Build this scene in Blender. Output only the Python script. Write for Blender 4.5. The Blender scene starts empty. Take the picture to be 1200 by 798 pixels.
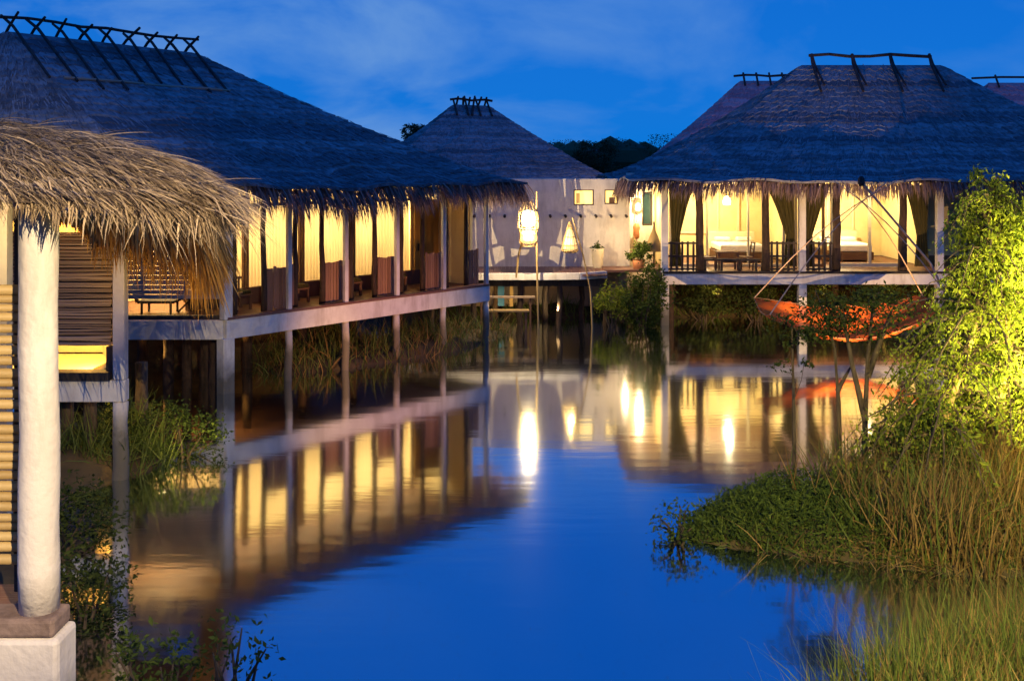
import bpy, math, random
import numpy as np
from mathutils import Vector
R = math.radians
random.seed(7); rng = np.random.default_rng(7)
C = bpy.context.scene.collection
sc = bpy.context.scene

# ------------------------------------------------------------------ camera
CH = 5.4
cd = bpy.data.cameras.new('camera'); cam = bpy.data.objects.new('camera', cd); C.objects.link(cam)
cam.location = (0, 0, CH); cam.rotation_euler = (R(90), 0, 0)
cd.sensor_width = 36; cd.lens = 36; cd.shift_y = -0.174; cd.clip_end = 4000; cd.clip_start = 0.05
sc.camera = cam
# ------------------------------------------------------------------ dusk sky
W = bpy.data.worlds.new('World'); sc.world = W; W.use_nodes = True
nt = W.node_tree; N = nt.nodes; L = nt.links
bg = N['Background']
tc = N.new('ShaderNodeTexCoord'); sep = N.new('ShaderNodeSeparateXYZ'); L.new(tc.outputs['Generated'], sep.inputs[0])
ramp = N.new('ShaderNodeValToRGB'); L.new(sep.outputs['Z'], ramp.inputs[0])
e = ramp.color_ramp.elements
e[0].position = 0.0; e[0].color = (0.001, 0.20, 0.74, 1)
e[1].position = 1.0; e[1].color = (0.001, 0.12, 0.68, 1)
x_ = e.new(0.12); x_.color = (0.001, 0.165, 0.70, 1)
x_ = e.new(0.35); x_.color = (0.001, 0.11, 0.58, 1)
sky = N.new('ShaderNodeTexSky'); sky.sky_type = 'NISHITA'; sky.sun_disc = False
sky.sun_elevation = R(1.0); sky.sun_rotation = R(150)
skm = N.new('ShaderNodeMixRGB'); skm.blend_type = 'ADD'; skm.inputs[0].default_value = 0.004
L.new(ramp.outputs[0], skm.inputs[1]); L.new(sky.outputs[0], skm.inputs[2])
# soft clouds, stretched along the horizon
mp = N.new('ShaderNodeMapping'); mp.inputs['Scale'].default_value = (1.7, 1.7, 3.6); mp.inputs['Location'].default_value = (0.35, 0.2, 0.3)
L.new(tc.outputs['Generated'], mp.inputs[0])
no = N.new('ShaderNodeTexNoise'); no.inputs['Scale'].default_value = 2.6; no.inputs['Detail'].default_value = 7; no.inputs['Roughness'].default_value = 0.55
no.inputs['Distortion'].default_value = 0.4
L.new(mp.outputs[0], no.inputs['Vector'])
cr = N.new('ShaderNodeValToRGB'); L.new(no.outputs[0], cr.inputs[0])
cr.color_ramp.elements[0].position = 0.42; cr.color_ramp.elements[0].color = (0, 0, 0, 1)
cr.color_ramp.elements[1].position = 0.64; cr.color_ramp.elements[1].color = (1, 1, 1, 1)
# more cloud towards the west (left)
mr = N.new('ShaderNodeMapRange'); L.new(sep.outputs['X'], mr.inputs[0])
mr.inputs[1].default_value = 0.30; mr.inputs[2].default_value = -0.35; mr.inputs[3].default_value = 0.25; mr.inputs[4].default_value = 1.0
mu = N.new('ShaderNodeMath'); mu.operation = 'MULTIPLY'; 
mz = N.new('ShaderNodeMapRange'); L.new(sep.outputs['Z'], mz.inputs[0]); mz.inputs[1].default_value = 0.15; mz.inputs[2].default_value = 0.42; mz.inputs[3].default_value = 1; mz.inputs[4].default_value = 0.05
mv = N.new('ShaderNodeMath'); mv.operation = 'MULTIPLY'; L.new(cr.outputs[0], mv.inputs[0]); L.new(mz.outputs[0], mv.inputs[1])
L.new(mv.outputs[0], mu.inputs[0]); L.new(mr.outputs[0], mu.inputs[1])
cm = N.new('ShaderNodeMixRGB'); L.new(mu.outputs[0], cm.inputs[0]); L.new(skm.outputs[0], cm.inputs[1]); cm.inputs[2].default_value = (0.15, 0.34, 0.74, 1)
L.new(cm.outputs[0], bg.inputs[0]); bg.inputs[1].default_value = 0.95
# faint afterglow
sd = bpy.data.lights.new('sun', 'SUN'); so = bpy.data.objects.new('sun', sd); C.objects.link(so)
sd.energy = 0.02; sd.angle = R(25); sd.color = (1.0, 0.72, 0.62)
so.rotation_euler = (R(70), 0, R(30))
sc.view_settings.view_transform = 'Standard'; sc.view_settings.look = 'None'
sc.view_settings.exposure = 0.0; sc.view_settings.gamma = 1; sc.view_settings.use_curve_mapping = False
sc.cycles.use_denoising = True
sc.cycles.max_bounces = 8; sc.cycles.transparent_max_bounces = 12
sc.cycles.sample_clamp_indirect = 6.0; sc.cycles.caustics_reflective = False; sc.cycles.caustics_refractive = False

LK = 5.0
def lamp(loc, power, col=(1.0, 0.62, 0.26), rad=0.12, kind='POINT', rot=None, size=60, blend=0.6):
    d = bpy.data.lights.new('lamp_light', kind); o = bpy.data.objects.new('lamp_light', d); C.objects.link(o)
    d.energy = power*LK; d.color = col; d.shadow_soft_size = 0.0; o.location = loc
    if kind == 'SPOT':
        d.spot_size = R(size); d.spot_blend = blend
        v = Vector(rot) - Vector(loc); o.rotation_euler = v.to_track_quat('-Z', 'Y').to_euler()
    return o

# ------------------------------------------------------------------ materials
def mat(name, c1, c2=None, scale=4, rough=0.75, bump=0.0, stretch=(1, 1, 1), island=0.0, bscale=None, transl=0.0, spec=0.3, detail=5, lo=0.35, hi=0.65, tcol=None, patch=None, pscale=.6, pstretch=(1, 1, 1), grime=0.0):
    m = bpy.data.materials.new(name); m.use_nodes = True
    n = m.node_tree.nodes; l = m.node_tree.links; b = n['Principled BSDF']
    b.inputs['Roughness'].default_value = rough; b.inputs['Specular IOR Level'].default_value = spec
    c2 = c2 or c1
    t = n.new('ShaderNodeTexCoord'); mpp = n.new('ShaderNodeMapping'); mpp.inputs['Scale'].default_value = stretch
    l.new(t.outputs['Object'], mpp.inputs[0])
    no = n.new('ShaderNodeTexNoise'); no.inputs['Scale'].default_value = scale; no.inputs['Detail'].default_value = detail; no.inputs['Roughness'].default_value = 0.65
    l.new(mpp.outputs[0], no.inputs['Vector'])
    rp = n.new('ShaderNodeValToRGB'); rp.color_ramp.elements[0].position = lo; rp.color_ramp.elements[1].position = hi
    rp.color_ramp.elements[0].color = (*c1, 1); rp.color_ramp.elements[1].color = (*c2, 1)
    if island > 0:
        g = n.new('ShaderNodeNewGeometry'); mx = n.new('ShaderNodeMix'); mx.data_type = 'FLOAT'; mx.inputs[0].default_value = island
        l.new(no.outputs[0], mx.inputs[2]); l.new(g.outputs['Random Per Island'], mx.inputs[3]); l.new(mx.outputs[0], rp.inputs[0])
    else:
        l.new(no.outputs[0], rp.inputs[0])
    colr = rp.outputs[0]
    if patch:                                   # large stains and moss patches of the thing itself
        mp2 = n.new('ShaderNodeMapping'); mp2.inputs['Scale'].default_value = pstretch; l.new(t.outputs['Object'], mp2.inputs[0])
        n3 = n.new('ShaderNodeTexNoise'); n3.inputs['Scale'].default_value = pscale; n3.inputs['Detail'].default_value = 8; n3.inputs['Roughness'].default_value = .7; l.new(mp2.outputs[0], n3.inputs['Vector'])
        r3 = n.new('ShaderNodeMapRange'); r3.inputs[1].default_value = .48; r3.inputs[2].default_value = .72; r3.inputs[4].default_value = .85; l.new(n3.outputs[0], r3.inputs[0])
        m3 = n.new('ShaderNodeMixRGB'); l.new(r3.outputs[0], m3.inputs[0]); l.new(colr, m3.inputs[1]); m3.inputs[2].default_value = (*patch, 1); colr = m3.outputs[0]
    if grime:                                   # water line: mud and algae stain
        g4 = n.new('ShaderNodeNewGeometry'); s4 = n.new('ShaderNodeSeparateXYZ'); l.new(g4.outputs['Position'], s4.inputs[0])
        a4 = n.new('ShaderNodeMath'); a4.operation = 'MULTIPLY_ADD'; l.new(no.outputs[0], a4.inputs[0]); a4.inputs[1].default_value = -.9; l.new(s4.outputs['Z'], a4.inputs[2])
        r4 = n.new('ShaderNodeMapRange'); r4.inputs[1].default_value = grime-.35; r4.inputs[2].default_value = grime-.85; r4.inputs[4].default_value = .85; l.new(a4.outputs[0], r4.inputs[0])
        m4 = n.new('ShaderNodeMixRGB'); l.new(r4.outputs[0], m4.inputs[0]); l.new(colr, m4.inputs[1]); m4.inputs[2].default_value = (.09, .08, .045, 1); colr = m4.outputs[0]
    l.new(colr, b.inputs['Base Color'])
    if bump:
        n2 = n.new('ShaderNodeTexNoise'); n2.inputs['Scale'].default_value = bscale or scale * 3; n2.inputs['Detail'].default_value = 6
        l.new(mpp.outputs[0], n2.inputs['Vector'])
        bp = n.new('ShaderNodeBump'); bp.inputs['Strength'].default_value = bump; bp.inputs['Distance'].default_value = 0.03
        l.new(n2.outputs[0], bp.inputs['Height']); l.new(bp.outputs[0], b.inputs['Normal'])
    if transl:
        tr = n.new('ShaderNodeBsdfTranslucent'); ms = n.new('ShaderNodeMixShader'); ms.inputs[0].default_value = transl
        if tcol: tr.inputs[0].default_value = (*tcol, 1)
        else: l.new(rp.outputs[0], tr.inputs[0])
        l.new(b.outputs[0], ms.inputs[1]); l.new(tr.outputs[0], ms.inputs[2]); l.new(ms.outputs[0], n['Material Output'].inputs[0])
    return m
def emit(name, col, s, base=(0.8, 0.7, 0.5)):
    m = bpy.data.materials.new(name); m.use_nodes = True; b = m.node_tree.nodes['Principled BSDF']
    b.inputs['Base Color'].default_value = (*base, 1); b.inputs['Emission Color'].default_value = (*col, 1); b.inputs['Emission Strength'].default_value = s
    return m
M = {}
M['thatch'] = mat('dark_thatch', (0.11, 0.12, 0.135), (0.31, 0.32, 0.33), patch=(.10, .105, .10), pscale=.9, scale=6, rough=0.9, bump=0.9, bscale=40, stretch=(1, 1, 0.6), island=0.35, spec=0.1)
M['thatch_warm_lit'] = mat('warm_lit_thatch', (0.52, 0.20, 0.21), (0.75, 0.36, 0.36), scale=6, rough=0.9, bump=0.9, bscale=40, island=0.35, spec=0.1)  # warm lamp light on the roofs behind is put into this thatch colour
M['fringe'] = mat('eave_fringe', (0.16, 0.105, 0.10), (0.42, 0.30, 0.26), scale=5, rough=0.85, island=0.8, lo=0.1, hi=0.9, transl=0.25, spec=0.1)
M['straw'] = mat('palm_straw', (0.11, 0.075, 0.045), (0.62, 0.48, 0.31), scale=5, rough=0.95, island=0.85, lo=0.05, hi=1.0, transl=0.2, spec=0.05, bump=.5, bscale=60)
M['straw_gold'] = mat('golden_straw', (0.30, 0.15, 0.035), (0.58, 0.36, 0.10), scale=5, rough=0.8, island=0.8, lo=0.1, hi=0.9, transl=0.45, spec=0.1)
M['white'] = mat('white_paint', (0.62, 0.59, 0.55), (0.78, 0.76, 0.72), patch=(.42, .37, .32), pscale=1.3, pstretch=(2.5, 2.5, .35), grime=.75, scale=3, rough=0.6, bump=0.15, bscale=25, lo=0.3, hi=0.7)
M['plaster'] = mat('white_plaster', (0.62, 0.56, 0.48), (0.77, 0.71, 0.62), patch=(.44, .38, .31), pscale=1.1, pstretch=(2.2, 2.2, .5), grime=1.15, scale=2.2, rough=0.85, bump=0.35, bscale=14, lo=0.25, hi=0.7)
M['wood'] = mat('brown_wood', (0.085, 0.045, 0.028), (0.19, 0.105, 0.065), scale=5, rough=0.7, bump=0.4, bscale=30, stretch=(1, 1, 0.15), island=0.5, lo=0.15, hi=0.85)
M['screen_wood'] = mat('reddish_slat_wood', (0.17, 0.085, 0.05), (0.34, 0.19, 0.12), scale=6, rough=0.7, bump=0.4, bscale=30, stretch=(1, 1, 0.15), island=0.6, lo=0.1, hi=0.9)
M['trunk'] = mat('dark_trunk', (0.03, 0.02, 0.014), (0.085, 0.052, 0.035), scale=9, rough=0.85, bump=0.8, bscale=22, stretch=(1, 1, 0.25))
M['dark'] = mat('dark_timber', (0.022, 0.017, 0.015), (0.06, 0.045, 0.036), scale=7, rough=0.8, bump=0.4, stretch=(1, 1, 0.2))
M['floor'] = mat('deck_boards', (0.12, 0.055, 0.04), (0.22, 0.11, 0.075), scale=3, rough=0.45, bump=0.3, stretch=(0.3, 6, 1), lo=0.2, hi=0.8)
M['bamboo'] = mat('bamboo', (0.30, 0.20, 0.075), (0.52, 0.38, 0.17), scale=3, rough=0.5, island=0.6, lo=0.1, hi=0.9, bump=0.2, bscale=20)
M['bamboo_grey'] = mat('weathered_cane', (0.19, 0.135, 0.09), (0.50, 0.38, 0.27), scale=4, rough=0.7, island=0.75, lo=0.1, hi=0.95, bump=0.3, stretch=(0.15, 1, 1), bscale=30)
M['net_pole'] = mat('peeled_bamboo_pole', (0.46, 0.30, 0.19), (0.62, 0.44, 0.30), scale=5, rough=0.5)
M['curtain'] = mat('curtain_cloth', (0.76, 0.63, 0.36), (0.85, 0.73, 0.45), scale=2, rough=0.9, transl=0.55, spec=0.0, stretch=(1, 1, 0.15))
M['yellow'] = mat('yellow_plaster', (0.74, 0.60, 0.30), (0.81, 0.68, 0.37), scale=2, rough=0.85, bump=0.1)
M['cream'] = mat('cream_paint', (0.72, 0.62, 0.40), (0.80, 0.70, 0.48), scale=3, rough=0.55)
M['cloth'] = mat('white_cloth', (0.76, 0.74, 0.68), (0.84, 0.82, 0.77), scale=5, rough=0.9, bump=0.2)
M['drape'] = mat('dark_drape', (0.035, 0.032, 0.012), (0.085, 0.07, 0.025), scale=3, rough=0.9, transl=0.15, stretch=(6, 6, 0.3))
M['grey_louver'] = mat('grey_louver_boards', (0.30, 0.28, 0.27), (0.44, 0.41, 0.39), scale=5, rough=0.7, island=0.5, stretch=(0.2, 1, 1), bump=0.3)
M['orange'] = mat('orange_net', (0.85, 0.13, 0.015), (0.98, 0.24, 0.04), scale=3, rough=0.7, transl=0.4)
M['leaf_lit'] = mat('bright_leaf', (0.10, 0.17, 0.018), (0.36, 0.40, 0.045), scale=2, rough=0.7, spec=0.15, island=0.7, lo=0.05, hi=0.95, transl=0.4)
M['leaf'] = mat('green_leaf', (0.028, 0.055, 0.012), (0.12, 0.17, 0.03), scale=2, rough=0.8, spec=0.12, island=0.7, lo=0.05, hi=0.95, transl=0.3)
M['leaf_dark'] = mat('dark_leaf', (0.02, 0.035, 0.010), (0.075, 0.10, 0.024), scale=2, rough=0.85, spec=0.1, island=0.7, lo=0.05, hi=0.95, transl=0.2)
M['far_leaf'] = mat('far_leaf', (0.018, 0.035, 0.016), (0.055, 0.085, 0.028), scale=1, rough=0.8, island=0.7, lo=0.05, hi=0.95)
M['grass'] = mat('green_grass', (0.045, 0.085, 0.014), (0.20, 0.25, 0.05), scale=2, rough=0.6, island=0.75, lo=0.05, hi=0.95, transl=0.3)
M['dry'] = mat('dry_reed', (0.13, 0.075, 0.022), (0.42, 0.28, 0.10), scale=2, rough=0.7, island=0.8, lo=0.05, hi=0.95, transl=0.3)
M['bark'] = mat('bark', (0.05, 0.038, 0.026), (0.14, 0.105, 0.07), scale=8, rough=0.9, bump=0.7, stretch=(1, 1, 0.3))
M['bark_pale'] = mat('pale_bark', (0.22, 0.15, 0.07), (0.38, 0.27, 0.13), scale=8, rough=0.9, bump=0.6, stretch=(1, 1, 0.3))
M['stone'] = mat('stone_slab', (0.16, 0.11, 0.085), (0.28, 0.20, 0.16), scale=6, rough=0.8, bump=0.4)
M['teal'] = mat('teal_glass', (0.015, 0.04, 0.05), (0.03, 0.065, 0.07), scale=2, rough=0.15, spec=0.5)
M['terracotta'] = mat('terracotta', (0.42, 0.17, 0.07), (0.5, 0.22, 0.1), scale=4, rough=0.7)
M['soil'] = mat('bank_soil', (0.045, 0.035, 0.018), (0.12, 0.09, 0.04), scale=1.2, rough=0.95, bump=0.6, bscale=6)
M['blue_cloth'] = mat('blue_cloth', (0.02, 0.09, 0.22), (0.03, 0.13, 0.3), scale=4)
M['lamp_hot'] = emit('lamp_glow_white', (1.0, 0.80, 0.45), 5)
M['lamp_mid'] = emit('lamp_glow_yellow', (1.0, 0.62, 0.16), 2.2)
M['lamp_low'] = emit('lamp_glow_amber', (1.0, 0.60, 0.20), 0.9)
M['win_glow'] = emit('lit_window_pane', (1.0, 0.66, 0.16), 1.5)
# water: smooth dusk water, faint long ripples
m = bpy.data.materials.new('water'); m.use_nodes = True; n = m.node_tree.nodes; l = m.node_tree.links; b = n['Principled BSDF']
b.inputs['Base Color'].default_value = (0.010, 0.012, 0.012, 1); b.inputs['Roughness'].default_value = 0.055
b.inputs['IOR'].default_value = 2.3; b.inputs['Specular IOR Level'].default_value = 0.5
t = n.new('ShaderNodeTexCoord'); mpp = n.new('ShaderNodeMapping'); mpp.inputs['Scale'].default_value = (0.35, 1.5, 1); l.new(t.outputs['Object'], mpp.inputs[0])
n2 = n.new('ShaderNodeTexNoise'); n2.inputs['Scale'].default_value = 1.6; n2.inputs['Detail'].default_value = 3; l.new(mpp.outputs[0], n2.inputs['Vector'])
bp = n.new('ShaderNodeBump'); bp.inputs['Strength'].default_value = 0.06; bp.inputs['Distance'].default_value = 0.05
l.new(n2.outputs[0], bp.inputs['Height']); l.new(bp.outputs[0], b.inputs['Normal'])
gl = n.new('ShaderNodeBsdfGlossy'); gl.inputs['Roughness'].default_value = 0.085; gl.inputs['Color'].default_value = (.86, .92, .95, 1); l.new(bp.outputs[0], gl.inputs['Normal'])
lw_ = n.new('ShaderNodeLayerWeight'); lw_.inputs[0].default_value = 0.5; mr_ = n.new('ShaderNodeMapRange'); mr_.inputs[1].default_value = 0.2; mr_.inputs[2].default_value = 0.9; mr_.inputs[3].default_value = 0.45; mr_.inputs[4].default_value = 0.9
l.new(lw_.outputs['Facing'], mr_.inputs[0]); ms_ = n.new('ShaderNodeMixShader'); l.new(mr_.outputs[0], ms_.inputs[0]); l.new(b.outputs[0], ms_.inputs[1]); l.new(gl.outputs[0], ms_.inputs[2])
l.new(ms_.outputs[0], n['Material Output'].inputs[0]); M['water'] = m

# ------------------------------------------------------------------ mesh helpers
class MB:
    def __init__(s): s.v = []; s.f = []
    def box(s, cx, cy, cz, sx, sy, sz, ang=0.0, taper=1.0):
        b = len(s.v); ca, sa = math.cos(ang), math.sin(ang)
        for k, (x, y, z) in enumerate([(-1,-1,-1),(1,-1,-1),(1,1,-1),(-1,1,-1),(-1,-1,1),(1,-1,1),(1,1,1),(-1,1,1)]):
            q = taper if z > 0 else 1
            px, py = x*sx/2*q, y*sy/2*q
            s.v.append((cx+px*ca-py*sa, cy+px*sa+py*ca, cz+z*sz/2))
        for q in [(0,3,2,1),(4,5,6,7),(0,1,5,4),(1,2,6,5),(2,3,7,6),(3,0,4,7)]: s.f.append(tuple(b+i for i in q))
        return s
    def tube(s, pts, rad, n=8, jit=0.0, cap=True):
        pts = [Vector(p) for p in pts]; K = len(pts)
        rad = [rad]*K if isinstance(rad, (int, float)) else list(rad)
        b = len(s.v); ref = None
        for i, p in enumerate(pts):
            d = (pts[min(i+1, K-1)]-pts[max(i-1, 0)]).normalized()
            a = d.cross(Vector((0, 0, 1)))
            if a.length < 0.15: a = d.cross(Vector((0, 1, 0)))
            a.normalize(); c = d.cross(a).normalized()
            if ref is not None and a.dot(ref) < 0: a, c = -a, -c
            ref = a
            for k in range(n):
                t = 2*math.pi*k/n; r = rad[i]*(1+random.uniform(-jit, jit))
                s.v.append(tuple(p+a*math.cos(t)*r+c*math.sin(t)*r))
        for i in range(K-1):
            for k in range(n):
                k2 = (k+1) % n
                s.f.append((b+i*n+k, b+i*n+k2, b+(i+1)*n+k2, b+(i+1)*n+k))
        if cap:
            s.f.append(tuple(b+k for k in range(n-1, -1, -1))); s.f.append(tuple(b+(K-1)*n+k for k in range(n)))
        return s
    def lathe(s, c, prof, n=16):
        b = len(s.v); K = len(prof)
        for r, z in prof:
            for k in range(n):
                t = 2*math.pi*k/n; s.v.append((c[0]+r*math.cos(t), c[1]+r*math.sin(t), c[2]+z))
        for i in range(K-1):
            for k in range(n):
                k2 = (k+1) % n; s.f.append((b+i*n+k, b+i*n+k2, b+(i+1)*n+k2, b+(i+1)*n+k))
        return s
    def arrays(s, V, F):
        b = len(s.v); s.v.extend(map(tuple, V.tolist())); s.f.extend([tuple(b+i for i in q) for q in F.tolist()]); return s

def wloc(o):
    v = Vector((0, 0, 0))
    while o is not None: v += o.location; o = o.parent
    return v
def obj(name, mb, m, parent=None, smooth=False, bevel=0.0):
    me = bpy.data.meshes.new(name); off = wloc(parent) if parent else Vector((0, 0, 0))
    V = np.array(mb.v, dtype=float).reshape(-1, 3) - np.array(off)
    me.from_pydata(V.tolist(), [], mb.f); me.materials.append(M[m] if isinstance(m, str) else m)
    if smooth: me.polygons.foreach_set('use_smooth', [True]*len(me.polygons))
    o = bpy.data.objects.new(name, me); C.objects.link(o); o.parent = parent
    if bevel:
        bm_ = o.modifiers.new('bevel', 'BEVEL'); bm_.width = bevel; bm_.segments = 2; bm_.limit_method = 'ANGLE'
    return o
def tag(o, label, cat, group=None):
    o['label'] = label; o['category'] = cat
    if group: o['group'] = group
    return o
def thing(name, label, cat, loc=(0, 0, 0), group=None):
    o = bpy.data.objects.new(name, None); C.objects.link(o); o.location = loc; o.empty_display_size = 0.2
    return tag(o, label, cat, group)
def stuff(o): o['kind'] = 'stuff'; return o
def struct(o): o['kind'] = 'structure'; return o

def unit(v): return v/np.maximum(np.linalg.norm(v, axis=1, keepdims=True), 1e-9)
def blades(P, D, ln, wd, droop=0.0, nseg=3, prof=(1, .9, .62, .08), side=None, curl=0.0):
    """strips that start at P, head along D and bend down; returns vertex and face arrays"""
    n = len(P); D = unit(D); ln = np.broadcast_to(ln, n); wd = np.broadcast_to(wd, n); droop = np.broadcast_to(droop, n)
    if side is None:
        a = rng.uniform(0, 2*math.pi, n); side = np.stack([np.cos(a), np.sin(a), np.zeros(n)], 1)
    S = unit(side - D*np.sum(side*D, 1, keepdims=True))
    V = np.zeros((n, (nseg+1)*2, 3)); p = P.copy(); d = D.copy()
    for k in range(nseg+1):
        w = (wd*prof[min(k, len(prof)-1)]/2)[:, None]
        V[:, 2*k] = p - S*w; V[:, 2*k+1] = p + S*w
        d = d + np.stack([rng.normal(0, curl, n), rng.normal(0, curl, n), -droop/nseg], 1); d = unit(d)
        p = p + d*(ln/nseg)[:, None]
    base = (np.arange(n)*(nseg+1)*2)[:, None, None]
    q = np.array([[2*k, 2*k+1, 2*k+3, 2*k+2] for k in range(nseg)])[None]
    return V.reshape(-1, 3), (base+q).reshape(-1, 4)
def leaves(P, size, D=None, flat=0.0, width=0.45):
    n = len(P); s = np.broadcast_to(size, n)[:, None]*rng.uniform(.6, 1.3, (n, 1))
    if D is None: D = rng.normal(0, 1, (n, 3)); D[:, 2] = D[:, 2]*(1-flat)-.25
    D = unit(D); S = unit(np.cross(D, rng.normal(0, 1, (n, 3)))); U = np.cross(D, S)
    V = np.stack([P, P+D*s*.5+S*s*width/2+U*s*.08, P+D*s, P+D*s*.5-S*s*width/2+U*s*.08], 1)
    F = (np.arange(n)*4)[:, None]+np.arange(4)[None]
    return V.reshape(-1, 3), F

# ------------------------------------------------------------------ ground and water
UA = math.atan2(6.6, 5.93); u = np.array([math.cos(UA), math.sin(UA)]); nn = np.array([-u[1], u[0]])
CO = np.array([-6.7, 24.0]); LC = 8.87
def CP(a, s, z): p = CO+u*a+nn*s; return (p[0], p[1], z)
def sm(x, a, b): t = np.clip((x-a)/(b-a), 0, 1); return t*t*(3-2*t)
def wob(x, y): return np.sin(x*1.3+y*.7)*.5+np.sin(x*.45-y*1.1+1.3)*.6+np.sin(x*2.9+y*2.3+.4)*.25
def gz(x, y):
    x = np.asarray(x, float); y = np.asarray(y, float); w = wob(x, y)
    h = np.full(np.broadcast(x, y).shape, -0.9)
    def ell(cx, cy, rx, ry, top, ang=0.0, k=.10):
        dx, dy = x-cx, y-cy; ca, sa = math.cos(ang), math.sin(ang); X = dx*ca+dy*sa; Y = -dx*sa+dy*ca
        e = np.sqrt((X/rx)**2+(Y/ry)**2)+w*k*.6
        return -0.9+(top+0.9)*(1-sm(e, 0.55, 1.25))
    h = np.maximum(h, -0.9+1.7*sm(y+w*.35, 33.9, 37.5))                 # far shore
    h = np.maximum(h, ell(9.0, 15.0, 8.4, 2.4, 0.28, -.02))                    # right spit
    h = np.maximum(h, ell(7.9, 7.9, 6.6, 4.6, 0.4))                     # near right bank
    h = np.maximum(h, ell(*CP(6.2, 1.1, 0)[:2], 5.6, 1.75, 0.25, UA))     # bank under the long house
    h = np.maximum(h, ell(-10.5, 30.5, 6.5, 3.0, 1.3))  # bank added behind the long house to block the sky's reflection
    h = np.maximum(h, ell(-9.3, 18.6, 3.6, 2.6, 0.35))
    h = np.maximum(h, ell(-8.0, 13.6, 3.0, 4.2, 0.2))
    h = np.maximum(h, -0.9+1.6*sm(-x+w*.4, 20, 26)); h = np.maximum(h, -0.9+1.6*sm(x+w*.4, 16, 20)*sm(y, 20, 26))
    return h + 0.05*wob(x*3, y*3)
xs = np.concatenate([[-2500, -1200, -500, -200, -100, -60], np.arange(-40, 40.01, .4), [60, 100, 200, 500, 1200, 2500]])
ys = np.concatenate([[-300, -100, -40, -12], np.arange(-6, 48.01, .4), [55, 70, 100, 160, 300, 700, 1500, 3000]])
XX, YY = np.meshgrid(xs, ys); ZZ = gz(XX, YY); nx, ny = len(xs), len(ys)
ii = (np.arange(ny-1)[:, None]*nx+np.arange(nx-1)[None]).ravel()
mb = MB().arrays(np.stack([XX.ravel(), YY.ravel(), ZZ.ravel()], 1), np.stack([ii, ii+1, ii+nx+1, ii+nx], 1))
struct(obj('ground', mb, 'soil', smooth=True))
mb = MB(); mb.v = [(-70, -14, 0), (70, -14, 0), (70, 52, 0), (-70, 52, 0)]; mb.f = [(0, 1, 2, 3)]
struct(obj('water', mb, 'water'))

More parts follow.
